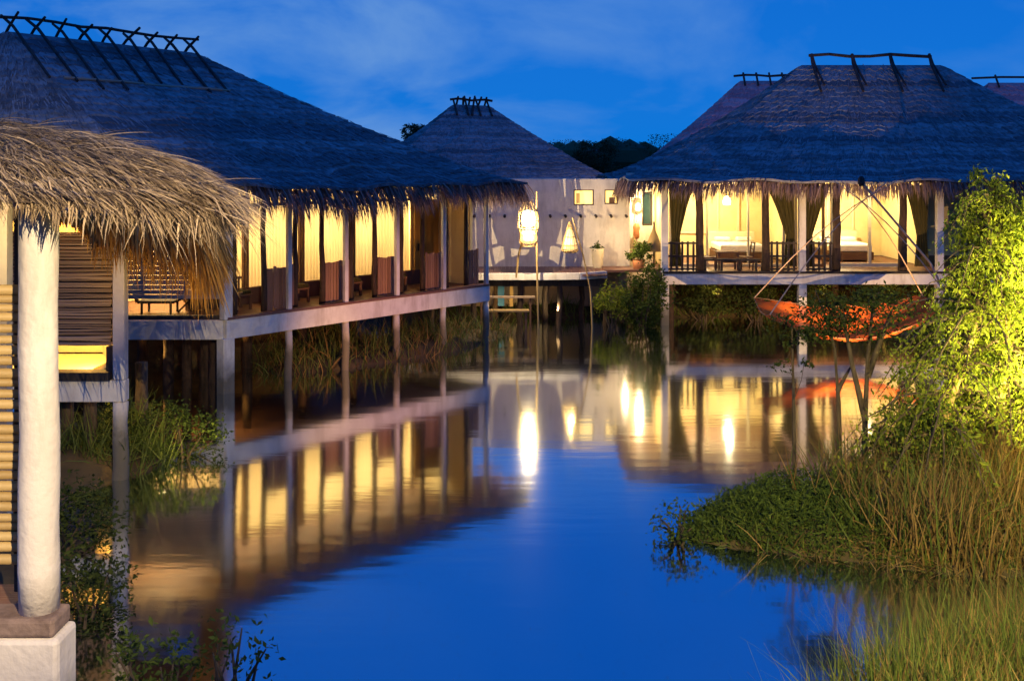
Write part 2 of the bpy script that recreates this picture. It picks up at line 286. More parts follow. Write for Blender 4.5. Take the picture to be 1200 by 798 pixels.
# ------------------------------------------------------------------ thatched roofs
def roof_rings(E, RD, ze, g):
    """E: eave corners (xy); RD: ridge point of each corner (xyz). point(side, t, s) on the roof"""
    k = len(E)
    def pt(i, t, s):
        j = (i+1) % k
        ex = E[i][0]+(E[j][0]-E[i][0])*t; ey = E[i][1]+(E[j][1]-E[i][1])*t
        rx, ry, rz = [RD[i][q]+(RD[j][q]-RD[i][q])*t for q in range(3)]
        zz = .07*math.sin(ex*.9+ey*.7)*math.sin(s*7+ex*.35)*s+.04*math.sin(ex*2.3+ey*1.9+s*9)*s
        return np.array([rx+(ex-rx)*s, ry+(ey-ry)*s, rz+(ze-rz)*g(s)+zz])
    return pt
def thatch_roof(parent, E, RD, ze, courses=20, g=lambda s: 1-(1-s)**1.22, m='thatch', fr='fringe', fringe_sides=(0,), fden=70, flen=(.28, .6), nblade=6000, blade_sides=(0,), ceiling=True, lenfn=None, thick=.16):
    pt = roof_rings(E, RD, ze, g); k = len(E); mb = MB()
    for c in range(courses):
        s0 = max(0.0, c/courses-.018); s1 = (c+1)/courses
        for i in range(k):
            j = (i+1) % k; Ln = math.dist(E[i], E[j]); ns = max(6, int(Ln/.22)); b = len(mb.v)
            for q in range(ns+1):
                t = q/ns; jj = 0 if q in (0, ns) else random.uniform(-.010, .016)+.006*math.sin(q*.31+c)
                a = pt(i, t, s0); bb = pt(i, t, min(1.0, s1+jj)); up = .045+random.uniform(-.012, .02) if 0 < q < ns else .045
                mb.v.append((a[0], a[1], a[2]-.01)); mb.v.append((bb[0], bb[1], bb[2]+up))
                mb.v.append((bb[0], bb[1], bb[2]-.03))
            for q in range(ns):
                o = b+q*3; mb.f.append((o, o+1, o+4, o+3)); mb.f.append((o+1, o+2, o+5, o+4))
    rf = obj('roof', mb, m, parent)
    # loose straw lying on the slopes
    if nblade:
        mb = MB(); P = []; D = []; SD = []
        tot = sum(math.dist(E[i], E[(i+1) % k]) for i in blade_sides)
        for i in blade_sides:
            j = (i+1) % k
            for _ in range(int(nblade*math.dist(E[i], E[j])/tot)):
                t = random.random(); s = math.sqrt(random.uniform(.0, 1))*.98; a = pt(i, t, s); c = pt(i, t, min(1.05, s+.03)); dd = c-a
                P.append(a+np.array([0, 0, .05])); D.append(dd/np.linalg.norm(dd)+np.array([random.gauss(0, .12), random.gauss(0, .12), .05])); SD.append([E[j][0]-E[i][0], E[j][1]-E[i][1], 0])
        mb.arrays(*blades(np.array(P), np.array(D), rng.uniform(.2, .5, len(P)), rng.uniform(.015, .04, len(P)), .15, 2, (1, .8, .2), unit(np.array(SD, float))))
        obj('loose_straw', mb, m, rf)
    mb = MB(); P = []; D = []
    for i in fringe_sides:
        j = (i+1) % k; Ln = math.dist(E[i], E[j])
        for _ in range(int(Ln*fden)):
            t = random.random(); s = random.uniform(.955, 1.0); a = pt(i, t, s); c = pt(i, t, s-.05); dd = a-c; dd[2] = 0; dd /= np.linalg.norm(dd)
            P.append(a+np.array([0, 0, random.uniform(-thick, .05)])); D.append(dd*random.uniform(.15, .75)+np.array([random.gauss(0, .14), random.gauss(0, .14), -random.uniform(.35, 1)]))
    P = np.array(P); L_ = rng.uniform(*flen, len(P))*(1+.25*np.sin(P[:, 0]*2.1+P[:, 1]*1.7)*np.sin(P[:, 0]*5.3))
    if lenfn is not None: L_ = L_*lenfn(P)
    mb.arrays(*blades(P, np.array(D), L_, rng.uniform(.018, .045, len(P)), 1.0, 3, (1, .9, .6, .12), curl=.06))
    obj('eave_fringe', mb, fr, rf)
    if ceiling:
        mb = MB(); mb.v = [(x, y, ze-.02) for x, y in E]; mb.f = [tuple(range(k-1, -1, -1))]
        obj('eave_soffit', mb, 'wood', rf)
    return rf, pt

def rough_post(p, z0, z1, r, n=9, k=7, wobble=.012):
    pts = []; 
    for i in range(k):
        t = i/(k-1); pts.append((p[0]+random.gauss(0, wobble)*(0 < i < k-1), p[1]+random.gauss(0, wobble)*(0 < i < k-1), z0+(z1-z0)*t))
    return MB().tube(pts, [r*(1.12-.24*i/(k-1)+random.uniform(-.07, .07)) for i in range(k)], n, .05)

# ================================================================== the long house on the left
DZ = 1.72
long_house = thing('stilt_house', 'long dark thatched house on stilts with a row of yellow lit bays along its deck', 'house', (CO[0], CO[1], 0))
H = long_house
F0 = CP(-1.7, -1.0, 0)[:2]; F1 = CP(LC+.75, -1.0, 0)[:2]; B1 = CP(LC+.75, 13, 0)[:2]
R2 = (-9.375, 30.0, 8.62); R1 = (-12.85, 26.13, 8.74)
E = [F0, F1, B1, (-19.5, 33.0), (-18.5, F0[1])]; RD = [R1, R2, R2, R1, R1]
rf, ptC = thatch_roof(H, E, RD, 4.78, 26, fringe_sides=(0, 1, 4), fden=190, flen=(.4, .85), nblade=12000, blade_sides=(0, 1, 4))
# crossed poles tied over the ridge
r1, r2 = np.array(R1), np.array(R2); rdv = r2-r1; out = np.array([-nn[0], -nn[1], 0])
for i in range(9):
    p = r1+rdv*(i+.1)/8.2
    for sgn in (-1, 1):
        for k in range(1):
            o1 = out*sgn; q = rdv/np.linalg.norm(rdv)*random.uniform(-.12, .12)
            ln = random.uniform(1.9, 2.6) if sgn > 0 else 1.2
            foot = p+o1*ln+np.array([0, 0, -ln*.70+.16])+q; top = p-o1*.42+np.array([0, 0, random.uniform(.34, .46)])-q
            mid = p+o1*.12+np.array([0, 0, .13])
            obj('crossed_pole', MB().tube([tuple(foot), tuple(mid), tuple(top)], [.038, .042, .034], 6, .1), 'dark', rf)
pts = [tuple(r1+rdv*(-.04+1.08*i/8)+np.array([0, 0, .36+random.uniform(-.03, .03)])) for i in range(9)]
obj('ridge_pole', MB().tube(pts, .042, 7, .1), 'dark', rf)
pts = [tuple(r1+rdv*(.1+.9*i/6)+out*2.0+np.array([0, 0, -2.0*.70+.17+random.uniform(-.02, .02)])) for i in range(7)]
obj('batten_pole', MB().tube(pts, .035, 6, .1), 'bamboo_grey', rf)
# deck
mb = MB(); poly = [CP(-.02, .12, 0), CP(LC-.1, .12, 0), CP(LC-.1, 7, 0), (-14, 33, 0), (-14, 24.12, 0), (-6.8, 24.12, 0)]
for z in (DZ-.12, DZ-.01): mb.v += [(p[0], p[1], z) for p in poly]
k = len(poly); mb.f = [tuple(range(k-1, -1, -1)), tuple(range(k, 2*k))]+[(i, (i+1) % k, k+(i+1) % k, k+i) for i in range(k)]
obj('deck', mb, 'floor', H)
c = CP(LC/2, 0, 0); obj('front_beam', MB().box(c[0], c[1], DZ-.235, LC+.1, .2, .45, UA), 'white', H, bevel=.012)
obj('side_beam', MB().box(-10.4, 24.0, DZ-.24, 7.3, .18, .45), 'white', H, bevel=.012)
c = CP(LC, 3.4, 0); obj('end_beam', MB().box(c[0], c[1], DZ-.24, .18, 6.6, .44, UA), 'white', H, bevel=.012)
c = CP(LC/2, .0, 0); obj('deck_edge', MB().box(c[0], c[1], DZ+.022, LC+.06, .24, .06, UA), 'floor', H)
TS = [i*LC/5 for i in range(6)]
for i, a in enumerate(TS):
    w = .22 if i == 0 else .115
    c = CP(a, .0, 0)
    obj('post', MB().box(c[0], c[1], (DZ+4.76)/2+.0, w, w, 4.76-DZ, UA), 'white', H, bevel=.012)
    c = CP(a, .02, 0)
    if i == 0: obj('stilt', MB().box(c[0], c[1], .18, .3, .3, 2.2, UA), 'white', H, bevel=.015)
    else: obj('stilt', rough_post(c, -1.0, DZ-.46, .105, wobble=.01), 'plaster', H, True)
    for sgn in (-1, 1):
        if (i == 0 and sgn < 0): continue
        if i == 5 and sgn > 0: continue
        c = CP(a+sgn*.47-.04, .33, 0)
        obj('trunk_post', rough_post(c, DZ, 4.77, .068), 'trunk', H, True)
    # half-height slat screen
    mb = MB(); a0 = a-.44 if i else a+.05; a1 = a+.38 if i < 5 else a-.03; nb = max(3, int((a1-a0)/.085))
    for q in range(nb):
        aa = a0+(a1-a0)*(q+.5)/nb; c = CP(aa, .30+random.uniform(-.01, .01), 0)
        mb.box(c[0], c[1], DZ+.56+random.uniform(-.03, .03), (a1-a0)/nb*.8, .03, 1.04, UA)
    for z in (DZ+.18, DZ+.92):
        c = CP((a0+a1)/2, .335, 0); mb.box(c[0], c[1], z, a1-a0, .035, .07, UA)
    obj('slat_screen', mb, 'screen_wood', H)
for s in (2.2, 4.4):
    for a in np.arange(-2.0, LC, 1.77):
        c = CP(a+.5, s, 0); 
        if c[1] > 24.3: obj('stilt', rough_post(c, -1.0, DZ-.13, .13, wobble=.01), 'trunk', H, True)
for x in (-8.55, -7.75, -7.3, -9.6, -10.8):
    obj('stilt', rough_post((x, 24.9+random.uniform(0, 1.4)), -1.0, DZ-.13, .14, wobble=.01), 'trunk', H, True)
# rooms behind the deck
SB = 1.9
c = CP(LC/2, SB, 0); obj('sill_wall', MB().box(c[0], c[1], DZ+.21, LC-.2, .14, .42, UA), 'wood', H)
def pleat(a0, a1, s, z0, z1, amp=.03, wl=.11, n=None):
    mb = MB(); n = n or int((a1-a0)/.02)
    ph = random.uniform(0, 6)
    for i in range(n+1):
        a = a0+(a1-a0)*i/n; o = amp*math.sin(2*math.pi*a/wl+ph+.8*math.sin(a*9))
        mb.v.append(CP(a, s+o, z0)); mb.v.append(CP(a, s+o*.7, (z0+z1)/2)); mb.v.append(CP(a, s+o*.5, z1))
    for i in range(n): b_ = i*3; mb.f += [(b_, b_+3, b_+4, b_+1), (b_+1, b_+4, b_+5, b_+2)]
    return mb
for i in range(5):
    a0, a1 = TS[i]+.025, TS[i+1]-.025
    if i == 4: a1 = TS[4]+.55
    fr = MB()
    for aa in (a0+.03, a1-.03):
        c = CP(aa, SB, 0); fr.box(c[0], c[1], DZ+.42+1.2, .045, .1, 2.4, UA)
    c = CP((a0+a1)/2, SB, 0); fr.box(c[0], c[1], 4.28, a1-a0, .11, .08, UA)
    w_ = obj('window', fr, 'wood', H)
    obj('curtain', pleat(a0+.03, a1-.03, SB+.16, DZ+.40, 4.3), 'curtain', w_, True)
# door at the far bay
a0, a1 = TS[4]+.62, TS[5]-.08; c = CP((a0+a1)/2, SB, 0)
dr = obj('door', MB().box(c[0], c[1], DZ+1.28, a1-a0, .07, 2.5, UA), mat('amber_door', (.32, .17, .03), (.45, .26, .05), scale=5, stretch=(1, 1, .2), rough=.5), H)
c = CP(a0+.12, SB-.06, 0); obj('handle', MB().box(c[0], c[1], DZ+1.1, .03, .05, .22, UA), 'dark', dr)
c = CP(LC/2-1.5, 4.7, 0); obj('rear_wall', MB().box(c[0], c[1], DZ+1.5, LC+3.5, .1, 3.0, UA), 'yellow', H)
c = CP(LC-.12, 2.6, 0); obj('end_wall', MB().box(c[0], c[1], DZ+1.5, .1, 4.2, 3.0, UA), 'yellow', H)

for i in range(5):
    lamp(CP(TS[i]+.88, 3.2, 3.7), 26 if i < 4 else 24, (1, .78, .42), .15)
# west side: louvre panel over an open gap
mb = MB(); 
for q in range(17): mb.box(-8.95, 24.06+.012*(q % 2), 2.24+.112*q, 4.3, .035, .098)
for x in (-7.0, -8.7, -10.4): mb.box(x, 24.13, 3.2, .09, .06, 2.0)
obj('louver_panel', mb, 'grey_louver', H)
obj('sill_rail', MB().box(-8.95, 24.1, 1.75, 4.3, .1, .10), 'dark', H)
obj('rear_wall', MB().box(-10.6, 28.2, DZ+1.5, 5.5, .1, 3.0), 'yellow', H)
lamp((-9.0, 26.2, 3.4), 75, (1, .64, .25))
lamp((-9.0, 25.4, 0.4), 22, (1, .55, .12), .1, 'SPOT', (-9.0, 26.2, 3), 150, .6); lamp((-7.4, 26.4, 0.5), 14, (1, .55, .12), .1, 'SPOT', (-7.4, 26.5, 3), 150, .6)  # unseen spots assumed below the deck, lighting its underside
# furniture on that deck
def bench(name, label, a, s, wd, group=None):
    c = CP(a, s, DZ); t_ = thing(name, label, 'daybed', c, group); m_ = 'wood'
    def bx(da, ds, z, la, ls, lz): p = CP(a+da, s+ds, 0); return MB().box(p[0], p[1], DZ+z, la, ls, lz, UA)
    mb = MB()
    for q in range(5):
        p = CP(a, s-.22+.11*q, 0); mb.box(p[0], p[1], DZ+.36, wd, .08, .04, UA)
    obj('seat', mb, m_, t_)
    for da in (-wd/2+.06, wd/2-.06):
        for ds in (-.22, .22): obj('leg', bx(da, ds, .16, .06, .06, .33), m_, t_)
    mb = MB(); 
    for q in range(6):
        p = CP(a-wd/2+.08+(wd-.16)*q/5, s+.27, 0); mb.box(p[0], p[1], DZ+.55, .05, .03, .34, UA)
    p = CP(a, s+.272, 0); mb.box(p[0], p[1], DZ+.75, wd, .05, .06, UA); obj('backrest', mb, m_, t_)
    obj('cushion', bx(0, -.02, .43, wd*.9, .46, .09), 'drape', t_, bevel=.03)
for i, w_ in enumerate(['between the two leftmost slat screens', 'between the second and third slat screens', 'between the third and fourth slat screens', 'beside the amber door']):
    bench('daybed', 'low dark slatted daybed on the long deck '+w_, TS[i]+.95 if i < 3 else TS[3]+.9, 1.25, .92 if i < 3 else .8, 'daybeds on the long deck')
t_ = thing('lounge_chair', 'dark low lounge chair seen in the lit gap under the louvre panel', 'chair', (-8.6, 25.0, DZ))
obj('seat', MB().box(-8.6, 25.0, DZ+.30, .9, .6, .07), 'dark', t_, bevel=.02)
mb = MB().tube([(-9.05, 25.25, DZ+.3), (-9.2, 25.3, DZ+.62), (-9.1, 25.3, DZ+.75)], .05, 7); mb.tube([(-9.05, 24.75, DZ+.3), (-9.2, 24.75, DZ+.62), (-9.1, 24.75, DZ+.75)], .05, 7); mb.box(-9.15, 25.0, DZ+.55, .06, .5, .34)
obj('backrest', mb, 'dark', t_)
for x in (-8.95, -8.25):
    for y in (24.75, 25.25): obj('leg', MB().tube([(x, y, DZ), (x, y, DZ+.28)], .03, 7), 'dark', t_)
t_ = thing('trestle_table', 'long low trestle table with crossed legs in the lit gap under the louvre panel', 'table', (-7.5, 25.3, DZ))
obj('tabletop', MB().box(-7.45, 25.3, DZ+.44, 1.5, .6, .05), 'wood', t_)
for x in (-8.0, -6.95):
    mb = MB().tube([(x-.2, 25.15, DZ), (x+.2, 25.15, DZ+.42)], .025, 6); mb.tube([(x+.2, 25.2, DZ), (x-.2, 25.2, DZ+.42)], .025, 6); obj('leg', mb, 'dark', t_)

# ================================================================== house across the water on the right
Y0 = 34.0
D = thing('stilt_house', 'broad thatched house on stilts facing the water, open lit front with dark tied drapes', 'house', (13.75, Y0, 0))
E = [(3.75, 33.0), (23.75, 33.0), (23.75, 46.0), (3.75, 46.0)]; Ra, Rb = (11.1, 39.2, 9.12), (16.4, 39.2, 9.12)
rf, ptD = thatch_roof(D, E, [Ra, Rb, Rb, Ra], 4.78, 26, fringe_sides=(0, 3), fden=150, flen=(.3, .68), nblade=9000, blade_sides=(0, 3), g=lambda s: 1-(1-s)**1.38)
pts = [(11.35+i*.78, 39.15, 9.47+.05*math.sin(i*1.9)) for i in range(7)]
obj('ridge_pole', MB().tube(pts, .06, 7, .1), 'dark', rf)
for x in (11.45, 13.0, 14.45, 15.95):
    obj('ridge_stake', MB().tube([(x-.1, 37.6, 8.0), (x-.02, 38.9, 9.12), (x, 39.15, 9.52)], [.05, .07, .06], 6, .1), 'dark', rf)
    obj('ridge_stake', MB().tube([(x+.12, 37.9, 8.25), (x+.05, 38.9, 9.1), (x+.02, 39.15, 9.5)], [.04, .05, .05], 6, .1), 'dark', rf)
obj('deck', MB().box(13.75, 38.1, DZ-.06, 17.2, 8.0, .1), 'floor', D)
obj('front_beam', MB().box(13.75, Y0, DZ-.19, 17.5, .2, .36), 'white', D, bevel=.012)
obj('deck_edge', MB().box(13.75, Y0-.03, DZ+.025, 17.5, .2, .07), 'dark', D)
WP = [5.07, 9.63, 14.2, 18.8]
for x in WP:
    obj('post', MB().box(x, Y0+.02, (DZ+4.77)/2, .22, .22, 4.77-DZ), 'white', D, bevel=.012)
    obj('stilt', MB().box(x, Y0+.02, .17, .26, .26, 2.35), 'white', D, bevel=.012)
    for dx in (-1.18, 1.18):
        if x+dx < 5 or x+dx > 15: continue
        obj('trunk_post', rough_post((x+dx, Y0+.14), DZ-.01, 4.76, .13), 'trunk', D, True)
    for x0, x1 in ((x-1.07, x-.14), (x+.14, x+1.07)):
        if x0 < 5 or x1 > 14: continue
        mb = MB()
        for z in (DZ+.98, DZ+.55, DZ+.12): mb.box((x0+x1)/2, Y0+.12, z, x1-x0, .06, .06)
        for q in range(5): mb.box(x0+(x1-x0)*(q+.5)/5, Y0+.12+.012*(q % 2), DZ+.55, .07, .045, .98)
        obj('railing', mb, 'dark', D)
mb = MB().box(7.3, Y0+.2, DZ+.42, 1.95, .09, .07)
for x in (6.45, 7.0, 7.6, 8.15): mb.box(x, Y0+.2, DZ+.2, .07, .07, .38)
obj('low_rail', mb, 'dark', D)
for x, y in ((5.4, 35), (5.75, 36.2), (7.4, 36.4), (9.7, 36), (11.5, 36.5), (13.0, 36.0)):
    obj('stilt', rough_post((x, y), -.2, DZ-.12, .13, wobble=.01), 'trunk', D, True)
# room: side walls, rear wall, door frames
RY = 36.2
obj('rear_wall', MB().box(13.0, 40.4, 3.24, 15.6, .1, 3.02), 'yellow', D)
obj('side_wall', MB().box(5.36, 38.35, 3.24, .1, 4.0, 3.02), 'yellow', D)
obj('partition', MB().box(10.05, 38.3, 3.24, .1, 4.1, 3.02), 'yellow', D)
obj('partition', MB().box(14.6, 38.3, 3.24, .1, 4.1, 3.02), 'yellow', D)
def frame(x0, x1, z0, z1, y, m_, muls=(), nm='door_frame', t=.09):
    mb = MB()
    for x in (x0, x1): mb.box(x, y, (z0+z1)/2, t, .1, z1-z0)
    for z in (z0+t/2, z1-t/2): mb.box((x0+x1)/2, y+.003, z, x1-x0-t, .094, t)
    for x in muls: mb.box(x, y+.004, (z0+z1)/2, t*.8, .07, z1-z0-2*t)
    return obj(nm, mb, m_, D)
frame(5.6, 9.6, DZ, 4.7, RY, 'cream', (6.9, 8.35))
frame(11.2, 13.6, DZ+.02, 4.7, RY-.4, 'cream', (12.5,), t=.13)
frame(10.3, 11.0, DZ, 4.7, RY, 'wood')
frame(6.6, 8.9, 2.6, 4.3, 40.3, 'cream', (7.3, 8.1), 'window', .07)
frame(11.4, 13.4, 2.7, 4.3, 40.3, 'cream', (12.4,), 'window', .07)
def drape(x0t, x1t, x0b, x1b, y, z1=4.72, zk=2.95, z0=1.9):
    mb = MB(); n_ = 26; rows = [(z1, x0t, x1t, .05), ((z1+zk)/2, x0t*.45+x0b*.55, x1t*.45+x1b*.55, .06), (zk, x0b, x1b, .035), (zk-.12, x0b, x1b, .03), (z0, x0b-.06, x1b+.06, .05)]
    for z, xa, xb, am in rows:
        for i in range(n_+1):
            t = i/n_; mb.v.append((xa+(xb-xa)*t, y+am*math.sin(t*math.pi*9+z), z+ (-.1*math.sin(t*math.pi) if z == z1 else 0)))
    for r_ in range(len(rows)-1):
        for i in range(n_): o = r_*(n_+1)+i; mb.f.append((o, o+n_+1, o+n_+2, o+1))
    return obj('drape', mb, 'drape', D, True)
drape(5.25, 6.15, 5.35, 5.65, Y0+.42); drape(8.5, 9.5, 9.2, 9.5, Y0+.42); drape(9.78, 10.75, 9.8, 10.1, Y0+.42); drape(13.15, 14.05, 13.6, 13.95, Y0+.42)
for x, y, p in ((6.98, 38.2, 125), (12.08, 38.2, 115), (7.55, 35.6, 12), (12.2, 35.1, 12)): lamp((x, y, 4.15), p, (1, .79, .42), .18)
def pendant(x, y, z, label):
    t_ = thing('ceiling_lamp', label, 'lamp', (x, y, z))
    obj('lamp_shade', MB().lathe((x, y, z), [(.02, .2), (.1, .16), (.15, 0), (.13, -.12), (.0, -.14)], 14), 'lamp_hot', t_, True)
    obj('cord', MB().tube([(x, y, z+.2), (x, y, 4.75)], .012, 6), 'dark', t_)
pendant(7.55, 36.0, 4.02, 'small white glowing ceiling lamp in the left room of the broad house')
# furniture in the broad house
def table(x, y, wx, wy, h, label, cloth):
    t_ = thing('table', label, 'table', (x, y, DZ))
    obj('tabletop', MB().box(x, y, DZ+h, wx, wy, .05), 'wood', t_)
    for sx in (-1, 1):
        for sy in (-1, 1): obj('leg', MB().box(x+sx*(wx/2-.08), y+sy*(wy/2-.08), DZ+h/2-.013, .06, .06, h-.03), 'wood', t_)
    if cloth: obj('tablecloth', MB().box(x, y, DZ+h-.05, wx+.08, wy+.08, .2), 'cloth', t_, bevel=.03)
def bed(x, y, wx, wy, label):
    t_ = thing('bed', label, 'bed', (x, y, DZ))
    obj('bed_frame', MB().box(x, y, DZ+.2, wx, wy, .3), 'wood', t_, bevel=.02)
    obj('mattress', MB().box(x, y, DZ+.5, wx-.06, wy-.06, .28), 'cloth', t_, bevel=.07)
    obj('headboard', MB().box(x, y+wy/2+.05, DZ+.55, wx+.1, .08, .9), 'cream', t_, bevel=.02)
    for sx in (-.24, .24): obj('pillow', MB().box(x+sx*wx, y+wy/2-.28, DZ+.73, wx*.36, .36, .17), 'cloth', t_, bevel=.07)
bed(8.5, 38.7, 1.7, 2.0, 'white bed in the left room of the broad house')
bed(12.55, 38.9, 1.7, 2.0, 'white bed in the room behind the cream door frame')
def chair(x, y, ang, label):
    t_ = thing('chair', label, 'chair', (x, y, DZ)); ca, sa = math.cos(ang), math.sin(ang)
    P = lambda a, b, z: (x+a*ca-b*sa, y+a*sa+b*ca, DZ+z)
    obj('seat', MB().box(x, y, DZ+.43, .44, .44, .05, ang), 'wood', t_)
    for a in (-.19, .19):
        obj('leg', MB().tube([P(a, -.19, 0), P(a, -.19, .41)], .025, 6), 'wood', t_)
        obj('leg', MB().tube([P(a, .2, 0), P(a, .22, .5), P(a, .27, .95)], .025, 6), 'wood', t_)
    mb = MB().tube([P(-.19, .27, .92), P(.19, .27, .92)], .03, 6); mb.tube([P(-.19, .25, .7), P(.19, .25, .7)], .022, 6); obj('backrest', mb, 'wood', t_)
chair(6.75, 35.0, 1.4, 'small wooden chair on the deck of the broad house by the left drape')
table(7.35, 35.0, .8, .6, .62, 'small round-cornered wooden table on the deck behind the low rail', False)
chair(8.0, 35.1, -1.5, 'wooden chair on the deck facing the table behind the low rail')
chair(11.75, 37.3, .3, 'wooden chair before the bed behind the cream door frame')

# ================================================================== thatched houses behind
def back_house(label, E, Ra, Rb, ze, m_, cross, fr='fringe'):
    cx = sum(p[0] for p in E)/4; cy = sum(p[1] for p in E)/4
    h = thing('thatched_house', label, 'house', (cx, cy, .8))
    rf, pt = thatch_roof(h, E, [Ra, Rb, Rb, Ra], ze, 24, fringe_sides=(0,), fden=30, nblade=5000, blade_sides=(0, 1, 3), m=m_, fr=fr, g=lambda s: 1-(1-s)**1.2)
    ins = lambda p, f: (cx+(p[0]-cx)*f, cy+(p[1]-cy)*f)
    mb = MB(); q = [ins(p, .8) for p in E]
    for z in (.3, ze-.05): mb.v += [(p[0], p[1], z) for p in q]
    mb.f = [(i, (i+1) % 4, 4+(i+1) % 4, 4+i) for i in range(4)]
    obj('wall', mb, 'plaster', h)
    ra, rb = np.array(Ra), np.array(Rb); n_ = 5
    obj('ridge_pole', MB().tube([tuple(ra+(rb-ra)*t+np.array([0, 0, .28+.04*math.sin(t*9)])) for t in np.linspace(-.12, 1.12, 7)], .07, 6, .12), 'dark', rf)
    dv = (rb-ra)/np.linalg.norm(rb-ra); pv = np.array([dv[1], -dv[0], 0])
    for i in range(n_):
        p = ra+(rb-ra)*(i+.2)/(n_-.6)
        for sg in (-1, 1):
            if cross: obj('crossed_pole', MB().tube([tuple(p+pv*sg*.9+dv*random.uniform(-.15, .15)+np.array([0, 0, -.6])), tuple(p-pv*sg*.3+dv*random.uniform(-.25, .25)+np.array([0, 0, random.uniform(.22, .5)]))], .06, 6, .1), 'dark', rf)
            elif sg > 0: obj('ridge_stake', MB().tube([tuple(p+pv*.5+np.array([0, 0, -.3])), tuple(p+np.array([0, 0, .42]))], .06, 6, .1), 'dark', rf)
    return h
def rect(cx, cy, hx, hy, ang):
    ca, sa = math.cos(ang), math.sin(ang)
    return [(cx+x*ca-y*sa, cy+x*sa+y*ca) for x, y in ((-hx, -hy), (hx, -hy), (hx, hy), (-hx, hy))]
back_house('distant thatched house whose tall roof rises behind the white flat-topped building', rect(-2.3, 56, 6.6, 6.2, R(14)), (-3.15, 55.8, 8.55), (-1.3, 56.25, 8.5), 4.45, 'thatch', True)
back_house('lamp-reddened thatched house whose roof shows behind the left slope of the broad house', rect(14.0, 56, 7.4, 6.6, 0), (12.5, 56, 9.85), (15.6, 56, 9.85), 4.6, 'thatch_warm_lit', False)
back_house('lamp-reddened thatched house whose ridge shows behind the right slope of the broad house', rect(32.0, 58, 9.0, 7, 0), (27.0, 58, 9.9), (35.0, 58, 9.9), 4.6, 'thatch_warm_lit', False)

lamp((6.2, 46.9, 4.4), 70, (1, .62, .36), .1); lamp((24.6, 47.5, 4.6), 70, (1, .62, .36), .1)  # unseen courtyard lamps, added to warm the roofs behind
# ================================================================== white flat-topped building and boardwalk
wb = thing('white_building', 'white flat-topped building with small lit windows behind the boardwalk', 'building', (1.0, 39, .8))
def wall_holes(x0, x1, z0, z1, y0, y1, holes):
    xs_ = sorted({x0, x1, *[h[0] for h in holes], *[h[1] for h in holes]}); zs_ = sorted({z0, z1, *[h[2] for h in holes], *[h[3] for h in holes]})
    mb = MB()
    for a, b_ in zip(xs_, xs_[1:]):
        for c_, d_ in zip(zs_, zs_[1:]):
            mx, mz = (a+b_)/2, (c_+d_)/2
            if any(h[0] < mx < h[1] and h[2] < mz < h[3] for h in holes): continue
            for y in (y0, y1):
                i = len(mb.v); mb.v += [(a, y, c_), (b_, y, c_), (b_, y, d_), (a, y, d_)]; mb.f.append((i, i+1, i+2, i+3) if y == y0 else (i+3, i+2, i+1, i))
    rects = [(x0, x1, z0, z1)]+[h[:4] for h in holes]
    for a, b_, c_, d_ in rects:
        i = len(mb.v); mb.v += [(a, y0, c_), (b_, y0, c_), (b_, y0, d_), (a, y0, d_), (a, y1, c_), (b_, y1, c_), (b_, y1, d_), (a, y1, d_)]
        mb.f += [(i, i+1, i+5, i+4), (i+1, i+2, i+6, i+5), (i+2, i+3, i+7, i+6), (i+3, i, i+4, i+7)]
    return mb
WY = 36.5
h1 = (2.20, 2.92, 3.86, 4.42); h2 = (3.30, 3.78, 3.9, 4.42)
obj('front_wall', wall_holes(-4.0, 4.2, .3, 4.8, WY, WY+.22, [h1, h2]), 'plaster', wb)
obj('rear_wall', MB().box(.1, 41.5, 2.5, 8.2, .2, 4.5), 'plaster', wb)
for x in (-3.9, 4.1): obj('side_wall', MB().box(x, 39.1, 2.5, .2, 4.7, 4.5), 'plaster', wb)
obj('flat_roof', MB().box(.1, 39.1, 4.66, 7.9, 4.6, .12), 'stone', wb)
for hx, pm in ((h1, 'win_glow'), (h2, 'win_glow')):
    mb = MB()
    for x in (hx[0]+.02, hx[1]-.02): mb.box(x, WY+.12, (hx[2]+hx[3])/2, .04, .1, hx[3]-hx[2])
    mb.box((hx[0]+hx[1])/2, WY+.122, hx[2]+.02, hx[1]-hx[0]-.08, .09, .04); mb.box((hx[0]+hx[1])/2, WY+.122, hx[3]-.02, hx[1]-hx[0]-.08, .09, .04)
    w_ = obj('window', mb, 'wood', wb)
    i = MB(); i.box((hx[0]+hx[1])/2, WY+.16, (hx[2]+hx[3])/2, hx[1]-hx[0]-.08, .012, hx[3]-hx[2]-.08); obj('pane', i, pm, w_)
    if hx is h2: obj('blind', MB().box((hx[0]+hx[1])/2+.03, WY+.1, hx[2]+.14, .2, .02, .2), 'wood', w_)
    else: obj('curtain', MB().box(hx[0]+.16, WY+.1, (hx[2]+hx[3])/2-.03, .12, .02, .36), 'curtain', w_)
for i in range(15):
    x = -3.5+i*.54
    obj('beam_end', MB().tube([(x, WY+.05, 3.5), (x, WY-.28, 3.47)], .05, 7), 'dark', wb)
gh = thing('gate_wall', 'brightly lit white wall with a dark teal window beside the broad house', 'wall', (5.4, 38, .8))
obj('wall', wall_holes(4.25, 5.28, .3, 5.0, 37.9, 38.1, [(4.82, 5.2, 3.05, 4.3)]), 'plaster', gh)
w_ = obj('window', MB().box(5.01, 38.0, 3.08, .37, .12, .05).box(5.01, 38.0, 4.27, .37, .12, .05).box(4.845, 38.0, 3.68, .045, .12, 1.14).box(5.175, 38.0, 3.68, .045, .12, 1.14), 'dark', gh)
obj('pane', MB().box(5.01, 38.03, 3.68, .28, .012, 1.14), 'teal', w_)
